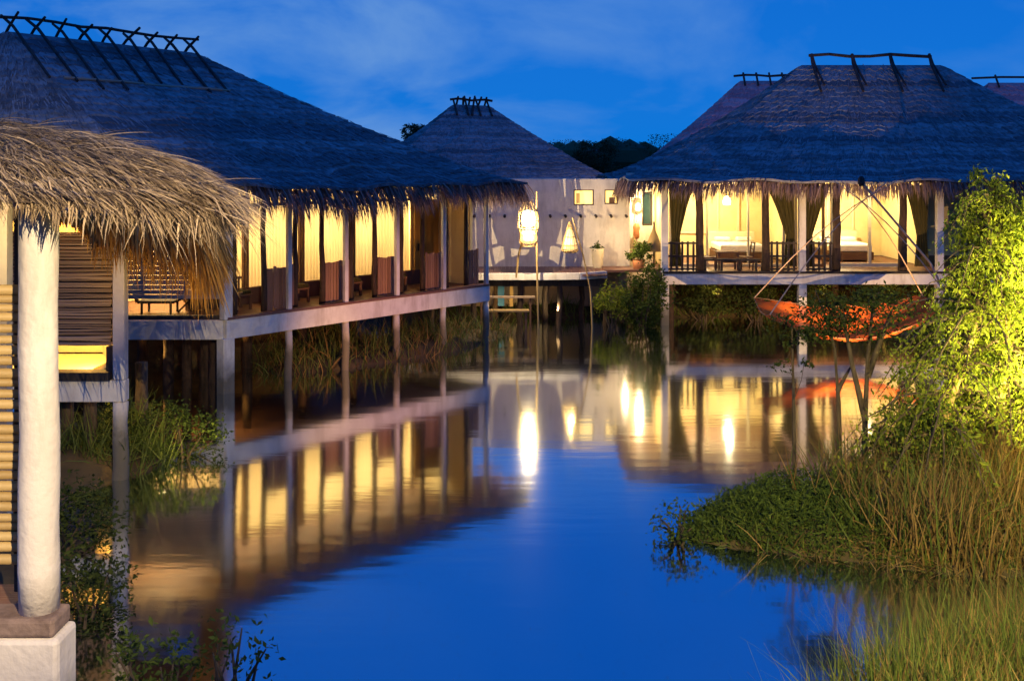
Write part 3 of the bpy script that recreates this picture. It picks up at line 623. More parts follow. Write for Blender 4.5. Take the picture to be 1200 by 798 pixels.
lamp((4.62, 37.2, 3.75), 34, (1, .72, .36), .08); lamp((3.9, 35.2, 2.7), 14, (1, .68, .32), .08)  # second lamp: unseen fill added to light the white front wall
t_ = thing('wall_lamp', 'small bright lamp on the white wall between the two buildings', 'lamp', (4.62, 37.55, 3.75))
obj('shade', MB().lathe((4.62, 37.55, 3.75), [(.02, .16), (.08, .12), (.1, -.1), (.03, -.14)], 12), 'lamp_hot', t_, True)
obj('bracket', MB().tube([(4.62, 37.9, 3.7), (4.62, 37.64, 3.72)], .02, 6), 'dark', t_)
t_ = thing('hanging_ornament', 'small reddish round ornament hanging on the brightly lit white wall', 'ornament', (4.56, 37.5, 2.75))
obj('body', MB().lathe((4.56, 37.5, 2.9), [(.0, .28), (.08, .24), (.13, .1), (.1, -.05), (.12, -.15), (.07, -.3), (0, -.34)], 12), 'terracotta', t_, True)
obj('cord', MB().tube([(4.56, 37.5, 3.15), (4.56, 37.62, 3.5), (4.56, 37.9, 3.55)], .01, 5), 'dark', t_)
t_ = thing('bell_lamp', 'bell-shaped brown basket lamp standing on a stem beside the white post of the broad house', 'lamp', (5.0, 36.1, DZ))
mb = MB().lathe((5.0, 36.1, 0), [(.03, 3.2), (.06, 3.0), (.14, 2.82), (.24, 2.55), (.30, 2.3), (.30, 2.26)], 16); obj('lamp_shade', mb, 'bamboo', t_, True)
obj('stem', MB().tube([(5.0, 36.1, DZ), (5.0, 36.1, 3.3)], .025, 7), 'dark', t_); obj('bulb', MB().lathe((5.0, 36.1, 2.4), [(0, .08), (.07, .03), (.07, -.04), (0, -.09)], 10), 'lamp_mid', t_, True)

bw = thing('boardwalk', 'pale edged boardwalk on dark stilts in front of the white building', 'boardwalk', (0, 34.8, 0))
mb = MB()
for i in range(46): mb.box(-3.0+.135*i, 35.05, DZ-.05+random.uniform(-.004, .004), .125, 2.6, .05)
obj('planks', mb, 'floor', bw)
pts = [(-3.05, 33.72), (-1, 33.66), (1, 33.66), (2.2, 33.78), (3.15, 34.3)]
mb = MB()
for (xa, ya), (xb, yb) in zip(pts, pts[1:]): mb.box((xa+xb)/2, (ya+yb)/2, DZ-.08, math.dist((xa, ya), (xb, yb)), .16, .22, math.atan2(yb-ya, xb-xa))
obj('edge_beam', mb, 'white', bw, bevel=.01)
obj('underbeam', MB().box(.1, 34.1, DZ-.32, 6.2, .16, .24), 'dark', bw)
for x in np.arange(-2.6, 3.3, .72): obj('stilt', rough_post((x+random.uniform(-.15, .15), 34.1+random.choice((0, .9))), -.8, DZ-.2, .10, wobble=.02), 'trunk', bw, True)
obj('side_planks', MB().box(4.3, 35.8, DZ-.06, 2.3, 1.3, .08), 'floor', bw)
obj('skirting', MB().box(0.4, 36.3, .95, 6.8, .06, 1.3), 'bamboo_grey', bw)
for x, p, cc in ((-.6, 12, (1, .62, .2)), (1.5, 14, (1, .8, .4)), (3.2, 12, (.9, .9, .4))): lamp((x, 34.0, .5), p, cc, .1, 'SPOT', (x, 35.6, 1.5), 130, .6)  # unseen spots added under the boardwalk to light what stands there
# towels / boards under the walk, bench, statue-like pale stone
t_ = obj('cloth', MB().box(-.37, 34.75, .95, .22, .03, .85), 'blue_cloth'); tag(t_, 'blue cloth hanging under the left end of the boardwalk', 'cloth')
t_ = obj('board', MB().box(-.02, 34.78, .95, .12, .04, .9), 'bamboo'); tag(t_, 'yellow upright board beside the blue cloth under the boardwalk', 'board')
t_ = thing('bench', 'low yellow wooden bench at the water edge below the boardwalk', 'bench', (-.1, 33.0, .1))
obj('seat', MB().box(-.1, 33.0, .62, 1.3, .32, .06), 'bamboo', t_, bevel=.01)
for x in (-.65, .45): obj('leg', MB().box(x, 33.0, .2, .07, .26, .78), 'wood', t_)
t_ = thing('landing', 'long narrow wooden landing above the yellow bench', 'landing', (-.2, 33.6, .2))
obj('planks', MB().box(-.2, 33.45, 1.0, 1.9, .2, .05), 'bamboo_grey', t_)
for x in (-1.0, .6): obj('leg', MB().box(x, 33.45, .38, .06, .1, 1.2), 'wood', t_)
# lantern 1
def trap(mb, c, prof, nr=14, r=.012):
    """open bamboo basket: uprights and hoops"""
    for k in range(nr):
        t = 2*math.pi*k/nr; mb.tube([(c[0]+q*math.cos(t), c[1]+q*math.sin(t), c[2]+z) for q, z in prof], r, 5)
    for q, z in prof:
        mb.tube([(c[0]+q*math.cos(t), c[1]+q*math.sin(t), c[2]+z) for t in np.linspace(0, 2*math.pi, 17)], r*1.2, 5)
    return mb
LX, LY = .53, 33.25
t_ = thing('lantern', 'large bright lantern in a bamboo fish-trap basket, in front of the boardwalk', 'lantern', (LX, LY, 3.5))
obj('lamp_shade', MB().lathe((LX, LY, 3.55), [(.05, .30), (.19, .25), (.22, .1), (.22, -.12), (.19, -.22), (.04, -.26)], 18), 'lamp_hot', t_, True)
obj('basket', trap(MB(), (LX, LY, 3.4), [(.12, .72), (.30, .4), (.33, .1), (.32, -.15), (.27, -.35), (.29, -.55), (.24, -.72)]), 'bamboo', t_)
lw = MB().lathe((LX, LY, 3.02), [(.22, .14), (.26, 0), (.22, -.22), (.1, -.26)], 16); obj('glow_lining', lw, 'lamp_mid', t_, True)
obj('cord', MB().tube([(LX+.02, LY, 4.1), (LX+.26, LY-.05, 4.25)], .012, 5), 'dark', t_)
lamp((LX, LY-.75, 3.5), 112, (1, .74, .4), .25)
t_ = thing('bamboo_stand', 'bamboo pole stand with a short leg holding the large bright lantern', 'stand', (.8, 33.2, 0))
obj('pole', MB().tube([(.86, 33.15, -.4), (.82, 33.15, 1.5), (.79, 33.18, 3.0), (.80, 33.2, 4.45)], [.034, .032, .03, .022], 8, .04), 'bamboo', t_)
obj('leg', MB().tube([(.14, 33.6, DZ-.1), (.22, 33.45, 2.4), (.36, 33.3, 2.9), (.79, 33.2, 3.6)], .035, 7, .04), 'bamboo', t_)
LX2 = 1.88
t_ = thing('lantern', 'smaller dim yellow lantern in a bell-shaped bamboo trap, hung from a leaning pole', 'lantern', (LX2, 33.2, 3.0))
obj('lamp_shade', MB().lathe((LX2, 33.2, 2.9), [(.03, .38), (.08, .3), (.15, .1), (.21, -.15), (.22, -.32), (.05, -.36)], 16), 'lamp_low', t_, True)
obj('basket', trap(MB(), (LX2, 33.2, 2.9), [(.04, .55), (.1, .35), (.18, .08), (.25, -.18), (.27, -.36), (.20, -.42)], 12), 'bamboo', t_)
obj('cord', MB().tube([(LX2, 33.2, 3.44), (LX2+.1, 33.2, 3.55)], .012, 5), 'dark', t_)
lamp((LX2, 32.6, 2.9), 4, (1, .65, .22), .2)
tag(obj('bamboo_pole', MB().tube([(2.62, 33.1, -.4), (2.55, 33.12, 1.2), (2.3, 33.15, 2.4), (1.96, 33.2, 3.6)], [.034, .032, .03, .022], 8, .04), 'bamboo'), 'leaning bamboo pole carrying the smaller dim lantern', 'pole')

# ================================================================== near corner hut, left edge
A = thing('thatched_hut', 'corner of the nearest hut, white round column under shaggy pale palm fronds', 'hut', (-3.9, 8.4, 0))
pts = [(-3.88+random.gauss(0, .005), 8.4, 1.74+i*.36) for i in range(11)]
obj('column', MB().tube(pts, [.160+random.uniform(-.005, .005)-.0012*i for i in range(11)], 20, .012), 'plaster', A, True)
obj('cap_slab', MB().box(-4.85, 8.36, 1.665, 2.36, .34, .15), 'stone', A, bevel=.03)
obj('pedestal', MB().box(-4.84, 8.37, .35, 2.42, .38, 2.47, 0, 1.0), 'plaster', A, bevel=.04)
mb = MB(); z = 2.06
while z < 4.42:
    r = random.uniform(.034, .045); xr = -4.04+random.uniform(-.05, .03)
    mb.tube([(-6.2, 8.62, z+random.uniform(-.012, .012)), (-5.1, 8.62, z+random.uniform(-.008, .008)), (xr, 8.62, z)], r, 8, .05); z += 2*r+random.choice((.003, .006, .022))
scr = obj('bamboo_screen', mb, 'bamboo', A, True)
for x in (-4.2, -5.2): obj('screen_batten', MB().tube([(x, 8.72, 1.76), (x, 8.72, 5.0)], .04, 7), 'dark', scr)
obj('rear_wall', MB().box(-7.4, 10.4, 3.4, 4.6, .12, 3.3), 'plaster', A)
obj('floor', MB().box(-5.9, 8.86, 1.62, 3.4, .4, .1), 'floor', A)
lamp((-4.9, 9.6, 4.75), 9, (1, .70, .3), .1)
# shaggy roof
prof_s = [0, .18, .5, 1.12, 1.4]; prof_z = [5.1, 5.38, 5.6, 5.84, 5.9]
EA = [(-7.5, 7.7), (-2.2, 7.7), (-3.75, 12.6)]; RA = [(-7.5, 10.8), (-5.55, 10.8), (-6.0, 12.6)]
def ptA(i, t, s):
    ex = EA[i][0]+(EA[i+1][0]-EA[i][0])*t; ey = EA[i][1]+(EA[i+1][1]-EA[i][1])*t
    rx = RA[i][0]+(RA[i+1][0]-RA[i][0])*t; ry = RA[i][1]+(RA[i+1][1]-RA[i][1])*t
    lift = (.16*(1-t) if i == 0 else 0)*max(0, 1-s/.6)
    return np.array([ex+(rx-ex)*s, ey+(ry-ey)*s, np.interp(s, prof_s, prof_z)+lift])
mb = MB()
for i in (0, 1):
    b_ = len(mb.v); nt_, ns_ = 30, 12
    for a in range(nt_+1):
        for s_ in range(ns_+1): p = ptA(i, a/nt_, s_/ns_*1.0); mb.v.append((p[0], p[1], p[2]-.05))
    for a in range(nt_):
        for s_ in range(ns_): o = b_+a*(ns_+1)+s_; mb.f.append((o, o+ns_+1, o+ns_+2, o+1))
rf = obj('roof', mb, mat('old_straw_bed', (.07, .05, .03), (.16, .115, .075), scale=14, rough=.95, bump=.8), A)
P = []; Dv = []; LN = []
for _ in range(1650):                                  # bundles of torn palm leaflets
    i = 0 if random.random() < .68 else 1; t = random.random(); q = random.uniform(0, 1)**1.2 if random.random() < .7 else random.uniform(0, .2)
    a = ptA(i, t, q); c = ptA(i, t, max(0, q-.08)); dd = c-a; nd = np.linalg.norm(dd)
    dd = dd/nd if nd > 1e-4 else np.array([0, -1, -.35])
    dd = dd+np.array([.5, .1, 0])+np.array([random.gauss(0, .34), random.gauss(0, .25), random.gauss(.08, .12)])
    tl_ = min(1, max(0, (a[0]+4.4)/2.2)); Lb = random.uniform(.35, .85)*min(1, .34+.66*tl_+1.2*q); up = random.uniform(-.03, .06)
    for _k in range(random.randint(8, 18)):
        P.append(a+np.array([random.gauss(0, .045), random.gauss(0, .04), up+random.gauss(0, .012)])); Dv.append(dd+rng.normal(0, .10, 3)); LN.append(Lb*random.uniform(.55, 1.1))
P = np.array(P); nP = len(P)
mb = MB().arrays(*blades(P, np.array(Dv), np.array(LN), rng.uniform(.005, .0135, nP), rng.uniform(.15, 1.1, nP), 5, (.8, 1, .95, .75, .45, .05), curl=.045))
obj('palm_fronds', mb, 'straw', rf)
P = []; Dv = []
for _ in range(4200):
    i = 0 if random.random() < .6 else 1; t = random.random(); a = ptA(i, t, random.uniform(0, .12))
    o_ = np.array([0, -1, 0]) if i == 0 else np.array([1, 0, 0])
    P.append(a+np.array([0, 0, -random.uniform(.0, .12)])); Dv.append(o_*random.uniform(.1, .8)+np.array([random.gauss(.12, .2), random.gauss(0, .15), -random.uniform(.3, 1)]))
P = np.array(P); nP = len(P); tl = np.clip((P[:, 0]+4.4)/2.4, 0, 1)
mb = MB().arrays(*blades(P, np.array(Dv), rng.uniform(.04, .11, nP)+tl*rng.uniform(.05, .38, nP), rng.uniform(.007, .02, nP), .8, 4, (1, 1, .8, .5, .08), curl=.07))
obj('eave_fringe', mb, 'straw', rf)

# ================================================================== second hut, with the dark cane screen
B = thing('thatched_hut', 'small hut with a dark cane screen over a glowing slot, behind the white round column', 'hut', (-6.69, 17.5, 0))
obj('post', MB().box(-6.69, 17.5, 3.0, .2, .2, 2.6), 'white', B, bevel=.015)
obj('stilt', rough_post((-6.69, 17.5), -.8, 1.31, .14, wobble=.008), 'plaster', B, True)
obj('front_beam', MB().box(-8.1, 17.5, 1.51, 3.04, .22, .37), 'white', B, bevel=.02)
obj('sill', MB().box(-8.2, 17.45, 1.775, 2.76, .3, .14), 'dark', B)
mb = MB(); z = 2.3
while z < 4.2:
    r = random.uniform(.017, .032); mb.tube([(-9.6, 17.48, z), (-8.2, 17.48+random.uniform(-.01, .01), z+random.uniform(-.012, .012)), (-7.4, 17.48, z+random.uniform(-.01, .01)), (-6.83+random.uniform(-.03, .02), 17.48, z+random.uniform(-.01, .01))], r, 6, .08); z += 2*r+.003
scr = obj('cane_screen', mb, 'bamboo_grey', B, True)
obj('screen_backing', MB().box(-8.2, 17.56, 3.24, 2.7, .03, 1.9), 'dark', scr)
obj('jamb', MB().box(-6.86, 17.5, 2.05, .1, .14, .42), 'dark', B)
obj('rear_wall', MB().box(-10.15, 20.0, 3.2, 4.4, .1, 3.0), 'yellow', B)
obj('floor', MB().box(-9.0, 18.75, 1.63, 2.9, 2.3, .1), 'yellow', B)
obj('side_wall', MB().box(-7.36, 18.85, 3.2, 2.65, .1, 3.0, math.atan2(2.35, -1.2)), 'yellow', B)
for x, y in ((-7.5, 18.2), (-8.1, 18.6), (-7.1, 19.6), (-8.9, 18.0)): obj('stilt', rough_post((x, y), -.8, 1.57, .13, wobble=.01), 'bark', B, True)
E = [(-13, 16.1), (-4.95, 16.1), (-6.2, 20.6), (-13, 21.0)]
thatch_roof(B, E, [(-11, 18.5, 5.7), (-7.6, 18.5, 5.6), (-7.6, 18.5, 5.6), (-11, 18.5, 5.7)], 4.55, 10, g=lambda s: s, m='thatch', fr='straw_gold', fringe_sides=(0, 1), fden=480, flen=(.5, 1.3), nblade=0, lenfn=lambda P: .10+.90*sm(P[:, 0], -7.0, -6.2))
lamp((-8.2, 18.6, 3.6), 70, (1, .55, .13), .15); lamp((-7.6, 18.4, 2.0), 14, (1, .55, .12), .1)
lamp((-7.9, 17.8, 4.42), 22, (1, .62, .2), .1)
lamp((-4.9, 14.4, 2.0), 60, (1, .58, .16), .1, 'SPOT', (-5.7, 16.3, 4.0), 70, .8)  # unseen floating spot added to light the golden fringe
lamp((-5.2, 12.6, .9), 95, (1, .66, .36), .1, 'SPOT', (-7.6, 17.5, 3.3), 30, .9)  # unseen spot added to brighten the cane screen


# ================================================================== lift net over the water
FN = thing('fishing_net', 'orange lift net slung from four bowed bamboo poles over the water', 'fishing net', (9.5, 28.2, 0))
top = np.array([9.62, 28.2, 4.45])
corners = [np.array([6.85, 27.2, 1.35]), np.array([6.95, 29.4, 1.5]), np.array([11.8, 27.2, 1.55]), np.array([11.8, 29.4, 1.55])]
for c_ in corners:
    pts = []
    dirv = (top-c_); over = top+np.array([dirv[0], dirv[1], 0])*.30+np.array([0, 0, .42])
    for t in np.linspace(0, 1, 8):
        p = c_*(1-t)+over*t; p = p+np.array([0, 0, .34*math.sin(math.pi*min(1, t*1.0))]); pts.append(tuple(p))
    obj('bowed_pole', MB().tube(pts, [.017-.005*t for t in np.linspace(0, 1, 8)], 7, .03), 'net_pole', FN)
obj('lashing', MB().lathe((top[0], top[1], top[2]+.42), [(.05, .14), (.09, .08), (.1, -.05), (.05, -.14)], 8), 'dark', FN)
mb = MB(); n_ = 28
for i in range(n_+1):
    for j in range(n_+1):
        a, b_ = i/n_, j/n_; p = (corners[0]*(1-a)+corners[2]*a)*(1-b_)+(corners[1]*(1-a)+corners[3]*a)*b_
        fa, fb = 4*a*(1-a), 4*b_*(1-b_); sag = .82*fa**1.3*(1-.7*b_)+.30*fb*fa+.2*fb*(1-fa)
        mb.v.append((p[0]+.05*math.sin(j*1.7), p[1]+.06*math.sin(i*1.3)+(.28*fa*(1-2*b_)), max(.12, p[2]-sag+.03*math.sin(i*2.1+j*1.4)+.05*math.sin(i*.9)*math.sin(j*.8+i*.3))))
for i in range(n_):
    for j in range(n_): o = i*(n_+1)+j; mb.f.append((o, o+1, o+n_+2, o+n_+1))
nm_ = M['orange']; nd = nm_.node_tree; out_ = nd.nodes['Material Output']; src = out_.inputs[0].links[0].from_socket
tr_ = nd.nodes.new('ShaderNodeBsdfTransparent'); mx_ = nd.nodes.new('ShaderNodeMixShader'); mx_.inputs[0].default_value = .36
nd.links.new(src, mx_.inputs[1]); nd.links.new(tr_.outputs[0], mx_.inputs[2]); nd.links.new(mx_.outputs[0], out_.inputs[0])
net = obj('net', mb, 'orange', FN, True)
mb = MB()
for b0, b1 in ((0, 1), (2, 3), (0, 2), (1, 3)):
    pts = []
    for t in np.linspace(0, 1, 12):
        p = corners[b0]*(1-t)+corners[b1]*t
        k_ = 1.0 if (b0, b1) in ((0, 2), (1, 3)) else .2
        fa = 4*t*(1-t); yy = p[1]+(.28*fa*(1 if b0 == 0 else -1) if k_ == 1.0 else 0)
        pts.append((p[0], yy, max(.12, p[2]-((.82 if b0 == 0 else .246)*fa**1.3 if k_ == 1.0 else .2*fa))+.02))
    mb.tube(pts, .007, 5)
obj('edge_rope', mb, 'screen_wood', net)
obj('support_pole', MB().tube([(13.2, 28.6, -.5), (11.6, 28.4, 2.6), (9.62, 28.2, 4.85)], .032, 7, .03), 'net_pole', FN)
lamp((9.5, 24.9, .3), 850, (1, .60, .25), .15, 'SPOT', (9.5, 28.4, 1.0), 66, .6)  # unseen spot over the water, added to brighten the net
for x, p in ((7, 14), (10.5, 22), (13.2, 26)): lamp((x, 35.3, .75), p*2, (1, .6, .16), .1, 'SPOT', (x, 35.6, 4), 150, .6)  # spots under the broad house are assumed, unseen; they warm its underside

# ================================================================== plants
def crown(center, rad, n, size, clumps=40, sharp=.26, hollow=.35, flat=.3):
    cx, cy, cz = center; K = clumps
    d = unit(rng.normal(0, 1, (K, 3))); r_ = rng.uniform(hollow, 1.0, (K, 1))**.6
    cen = d*r_*np.array(rad); csz = rng.uniform(.5, 1.25, K)
    idx = rng.integers(0, K, n); P = cen[idx]+np.clip(rng.normal(0, 1, (n, 3)), -1.5, 1.5)*np.array(rad)*sharp*csz[idx][:, None]*.75
    return leaves(P+np.array(center), size, flat=flat), cen+np.array(center)
def shrub(name, label, cat, base, rad, n, size, m_, group=None, zc=None, clumps=26, stem='bark', sharp=.3):
    z0 = max(-.3, float(gz(base[0], base[1]))); t_ = thing(name, label, cat, (base[0], base[1], z0), group)
    zc = zc if zc is not None else z0+rad[2]*.85
    (V, F), cen = crown((base[0], base[1], zc), rad, n, size, clumps, sharp)
    V[:, 2] = np.maximum(V[:, 2], .02)
    obj('foliage', MB().arrays(V, F), m_, t_)
    mb = MB()
    for c_ in cen[:10]:
        mb.tube([(base[0]+random.gauss(0, .06), base[1]+random.gauss(0, .06), z0-.1), tuple((np.array([base[0], base[1], z0])*.5+c_*.5)+rng.normal(0, .06, 3)), tuple(c_)], [.03, .02, .008], 5)
    obj('stem', mb, stem, t_); return t_
def tree(name, label, base, trunkpts, r0, crowns, m_, bark='bark', cat='tree', group=None):
    t_ = thing(name, label, cat, base, group)
    mb = MB()
    for pts in trunkpts:
        k = len(pts); mb.tube(pts, [r0*(1-.8*i/(k-1))+.008 for i in range(k)], 8, .08)
    allV = MB(); tops = trunkpts[0][-1]
    for c_, rad, n, size, cl in crowns:
        (V, F), cen = crown(c_, rad, n, size, cl, .17 if m_ == 'far_leaf' else .26); V[:, 2] = np.maximum(V[:, 2], .05); allV.arrays(V, F)
        for q in cen[::3]:
            s_ = np.array(min([p for tp in trunkpts for p in tp], key=lambda p: math.dist(p, q)))
            mb.tube([tuple(s_), tuple((s_+q)/2+rng.normal(0, .08, 3)), tuple(q)], [r0*.3, r0*.18, .006], 5)
    obj('trunk', mb, bark, t_); obj('crown', allV, m_, t_); return t_
# big lit tree on the right spit
t_ = thing('leafy_tree', 'big leafy tree glowing yellow green in lamp light at the right edge', 'tree', (6.7, 15.4, .2))
trunks = [[(6.05, 15.2, .1), (6.3, 15.25, 1.1), (6.55, 15.3, 1.9), (7.0, 15.4, 3.0), (7.25, 15.5, 4.9)], [(7.6, 15.5, .2), (7.4, 15.5, 1.6), (7.5, 15.5, 3.2), (7.45, 15.5, 4.4)], [(8.5, 15.6, .2), (8.2, 15.6, 2.0), (8.35, 15.6, 4.9)]]
mb = MB(); tw = MB()
for pts in trunks: mb.tube(pts, [.10*(1-.8*i/(len(pts)-1))+.008 for i in range(len(pts))], 8, .08)
LP = []; LD = []; LS = []
for _ in range(400):
    tr = random.choice(trunks[:2] if random.random() < .62 else trunks[2:]); h = random.uniform(1.3, 5.0)
    zs_ = [p[2] for p in tr]; o = np.array([np.interp(h, zs_, [p[0] for p in tr]), np.interp(h, zs_, [p[1] for p in tr]), min(h, zs_[-1])])
    a = random.uniform(0, 2*math.pi); reach = (.36+.86*math.sin(min(1, (5.25-h)/3.0)*math.pi/2)+(.3 if h < 3.2 else 0))*random.uniform(.45, 1.15)
    up = random.uniform(.05, .45); dr_ = random.uniform(.3, 1.1)*reach; pts = []
    for t in np.linspace(0, 1, 7):
        pts.append(o+np.array([math.cos(a)*reach*t, math.sin(a)*reach*t*.9, up*math.sin(t*2.2)-dr_*t*t])+rng.normal(0, .02, 3))
    tw.tube([tuple(p) for p in pts], [.022*(1-t)+.004 for t in np.linspace(0, 1, 7)], 5)
    nl = int(random.uniform(45, 120)); pa_ = np.array(pts); tt = rng.uniform(.22, 1.0, nl); ii_ = np.minimum((tt*6).astype(int), 5); fr_ = (tt*6-ii_)[:, None]
    q = pa_[ii_]*(1-fr_)+pa_[ii_+1]*fr_
    LP.append(q+rng.normal(0, .075, (nl, 3))); d_ = rng.normal(0, .6, (nl, 3)); d_[:, 2] -= .7; LD.append(d_); LS.append(np.full(nl, random.choice([.06, .075, .09, .11])))
LP = np.concatenate(LP); LP[:, 2] = np.maximum(LP[:, 2], .1)
obj('trunk', mb, 'bark_pale', t_); obj('branches', tw, 'bark', t_)
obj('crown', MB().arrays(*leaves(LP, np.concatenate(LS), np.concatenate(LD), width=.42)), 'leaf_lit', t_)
lamp((7.75, 14.9, 2.3), 75, (1, .78, .20), .12); lamp((7.9, 14.9, 3.7), 70, (1, .80, .22), .12); lamp((7.85, 15.1, 1.5), 22, (1, .74, .18), .1)  # lamps inside the crown are assumed and unseen, lighting its core
# unseen warm flood assumed on that bank, aimed at the long house
lamp((2.7, 15.4, .75), 1250, (1, .45, .18), .2, 'SPOT', (-3.6, 27.3, 1.0), 28, .9)
# slender trees in front of the net
tree('slender_tree', 'slender forked tree with sparse dark leaves in front of the orange net', (5.75, 16.7, .3),
     [[(5.75, 16.7, .2), (5.76, 16.7, 1.3), (5.80, 16.7, 2.2), (5.9, 16.7, 3.2)], [(5.76, 16.7, 1.2), (5.55, 16.7, 2.1), (5.4, 16.7, 2.9)], [(5.8, 16.7, 1.9), (6.05, 16.7, 2.6), (6.2, 16.7, 3.0)]], .05,
     [((5.75, 16.7, 2.95), (.95, .7, .46), 1500, .08, 40), ((5.25, 16.7, 2.6), (.55, .5, .34), 800, .08, 16)], 'leaf_dark')
tree('slender_tree', 'thin leaning sapling left of the forked tree, in front of the net', (5.4, 17.0, .2),
     [[(5.45, 17.0, .1), (5.42, 17.0, 1.4), (5.36, 17.0, 2.3), (5.15, 17.0, 3.0)], [(5.4, 17.0, 1.6), (5.62, 17, 2.0)]], .04, [((5.15, 17.0, 2.9), (.45, .45, .35), 420, .08, 14)], 'leaf_dark')
tree('slender_tree', 'thinnest bare-stemmed sapling left of the orange net', (4.75, 17.2, 0),
     [[(4.75, 17.2, -.1), (4.73, 17.2, 1.4), (4.7, 17.2, 2.7)]], .028, [((4.72, 17.2, 2.65), (.4, .4, .35), 260, .08, 12), ((4.72, 17.2, 2.0), (.42, .4, .12), 100, .08, 8)], 'leaf_dark')
tag(obj('stump', rough_post((5.85, 16.2), .1, 1.15, .07), 'bark_pale', None, True), 'pale lit stake standing in the reeds under the forked tree', 'stake')

def field(n, xr, yr, zmin=0.02, dens=None, root=True):
    out_ = np.zeros((0, 3))
    while len(out_) < n:
        x = rng.uniform(*xr, n*2); y = rng.uniform(*yr, n*2); z = gz(x, y); k = z > zmin
        if dens is not None: k &= rng.uniform(0, 1, n*2) < dens(x, y)
        out_ = np.concatenate([out_, np.stack([x, y, z], 1)[k]])
    return out_[:n]
def grass(name, P, h, w, m_, lean=.25, droop=.6, nseg=3):
    n = len(P); Dv = np.stack([rng.normal(0, lean, n), rng.normal(0, lean, n), np.ones(n)], 1)
    hv = rng.uniform(*h, n)*(1+.35*np.sin(P[:, 0]*3.1)*np.sin(P[:, 1]*2.7+P[:, 0]))
    return stuff(obj(name, MB().arrays(*blades(P-np.array([0, 0, .05]), Dv, hv, rng.uniform(*w, n), droop*rng.uniform(.2, 1.3, n), nseg, (1, .9, .6, .08), curl=.06)), m_))
# right spit: tall dry reeds, green ground cover, mixed grass
P = field(13000, (3.9, 12.5), (12.8, 17.8), .0, lambda x, y: np.clip((x-4.7)/1.5, 0.02, 1)*(.4+.6*(np.sin(x*2.3+y)*.5+.5)))
grass('dry_reeds', P, (.4, 1.5), (.010, .028), 'dry', .22, .9, 4)
P = field(5000, (4.2, 12.5), (12.8, 17.8), .0, lambda x, y: np.clip((x-4.4)/1.2, 0.1, 1))
grass('grass', P, (.35, 1.25), (.012, .028), 'grass', .25, .8)
P = field(9500, (2.2, 5.6), (12.9, 16.6), .0, lambda x, y: np.clip(1.3-(x-2.4)/3.2, .1, 1))
(V, F) = leaves(P+np.stack([np.zeros(len(P)), np.zeros(len(P)), rng.uniform(0, .42, len(P))*np.sqrt(np.clip((P[:, 2]+.05)/.4, .1, 1))*(1+.45*np.sin(P[:, 0]*5.1+P[:, 1]*3)*np.sin(P[:, 1]*6.3))], 1), .085, flat=.0, width=.3)
stuff(obj('ground_cover', MB().arrays(V, F), 'leaf'))
P = field(3800, (2.0, 5.8), (12.9, 16.6), .0); grass('low_grass', P, (.12, .42), (.012, .03), 'grass', .5, 1.2)
P = field(2000, (3.0, 10), (12.6, 14.2), -.05); grass('fallen_reeds', P, (.4, .9), (.01, .022), 'dry', .9, 2.2, 4)
shrub('shrub', 'rounded leafy shrub under the big lit tree, among the reeds', 'shrub', (6.0, 15.2), (.75, .6, .6), 2200, .09, 'leaf', zc=1.15)
shrub('shrub', 'low twiggy shrub at the tip of the right grass spit, reaching over the water', 'shrub', (2.35, 14.6), (.4, .4, .28), 420, .07, 'leaf', zc=.25)
# near right bank grass
P = field(6500, (1.8, 9.0), (8.4, 12.0), -.05, lambda x, y: np.clip((x-1.8)/1.8, .1, 1)); grass('foreground_grass', P, (.45, 1.1), (.008, .02), 'grass', .22, .7, 4)
P = field(4600, (2.4, 9.0), (8.4, 12.0), -.05, lambda x, y: np.clip((x-2.4)/2.0, .08, 1)); grass('foreground_dry_grass', P, (.4, 1.05), (.008, .018), 'dry', .3, .9, 4)
# bank below the long house
pa = rng.uniform(1.6, 11.2, 5200); ps = rng.uniform(-.7, 3.2, 5200); pp = CO+u*pa[:, None]+nn*ps[:, None]; z = gz(pp[:, 0], pp[:, 1]); k = z > -.12
P = np.stack([pp[:, 0], pp[:, 1], z], 1)[k]
grass('marsh_reeds', P[::2], (.25, .8), (.014, .03), 'grass', .3, .8); grass('dry_marsh_reeds', P[1::3], (.25, .75), (.014, .03), 'dry', .35, .9)
P = field(2600, (-4, 16), (34.2, 37), .0); grass('shore_grass', P, (.15, .6), (.02, .05), 'grass', .35, .8)
for a in (3.0, 7.6): lamp(CP(a, -2.6, .35), 14, (1, .66, .26), .1, 'SPOT', CP(a-.2, 1.4, .9), 66, .9)  # unseen spots over the water, added to light the reeds
# shrubs
shrub('shrub', 'dense dark shrub at the water edge between the boardwalk and the broad house', 'shrub', (4.35, 33.5), (.75, .7, 1.0), 2600, .13, 'leaf', zc=.95)
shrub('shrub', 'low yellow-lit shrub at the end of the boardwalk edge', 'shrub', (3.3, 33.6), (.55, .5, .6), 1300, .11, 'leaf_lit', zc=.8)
for x, y, rx, rz, lb in ((6.6, 35.0, .8, .5, 'low dark bush under the left bay of the broad house'), (8.3, 34.7, .9, .6, 'wide dark bush under the broad house, left of the net poles'), (10.2, 34.9, 1.0, .65, 'dark bush under the broad house, behind the orange net'), (12.3, 34.8, 1.1, .7, 'dark bush under the broad house, right of the orange net'), (14.6, 34.6, 1.2, .8, 'large dark bush under the right end of the broad house')):
    shrub('bush', lb, 'bush', (x, y), (rx, .6, rz), 1300, .13, 'leaf_dark', 'bushes under the broad house', zc=.3+rz*.75)
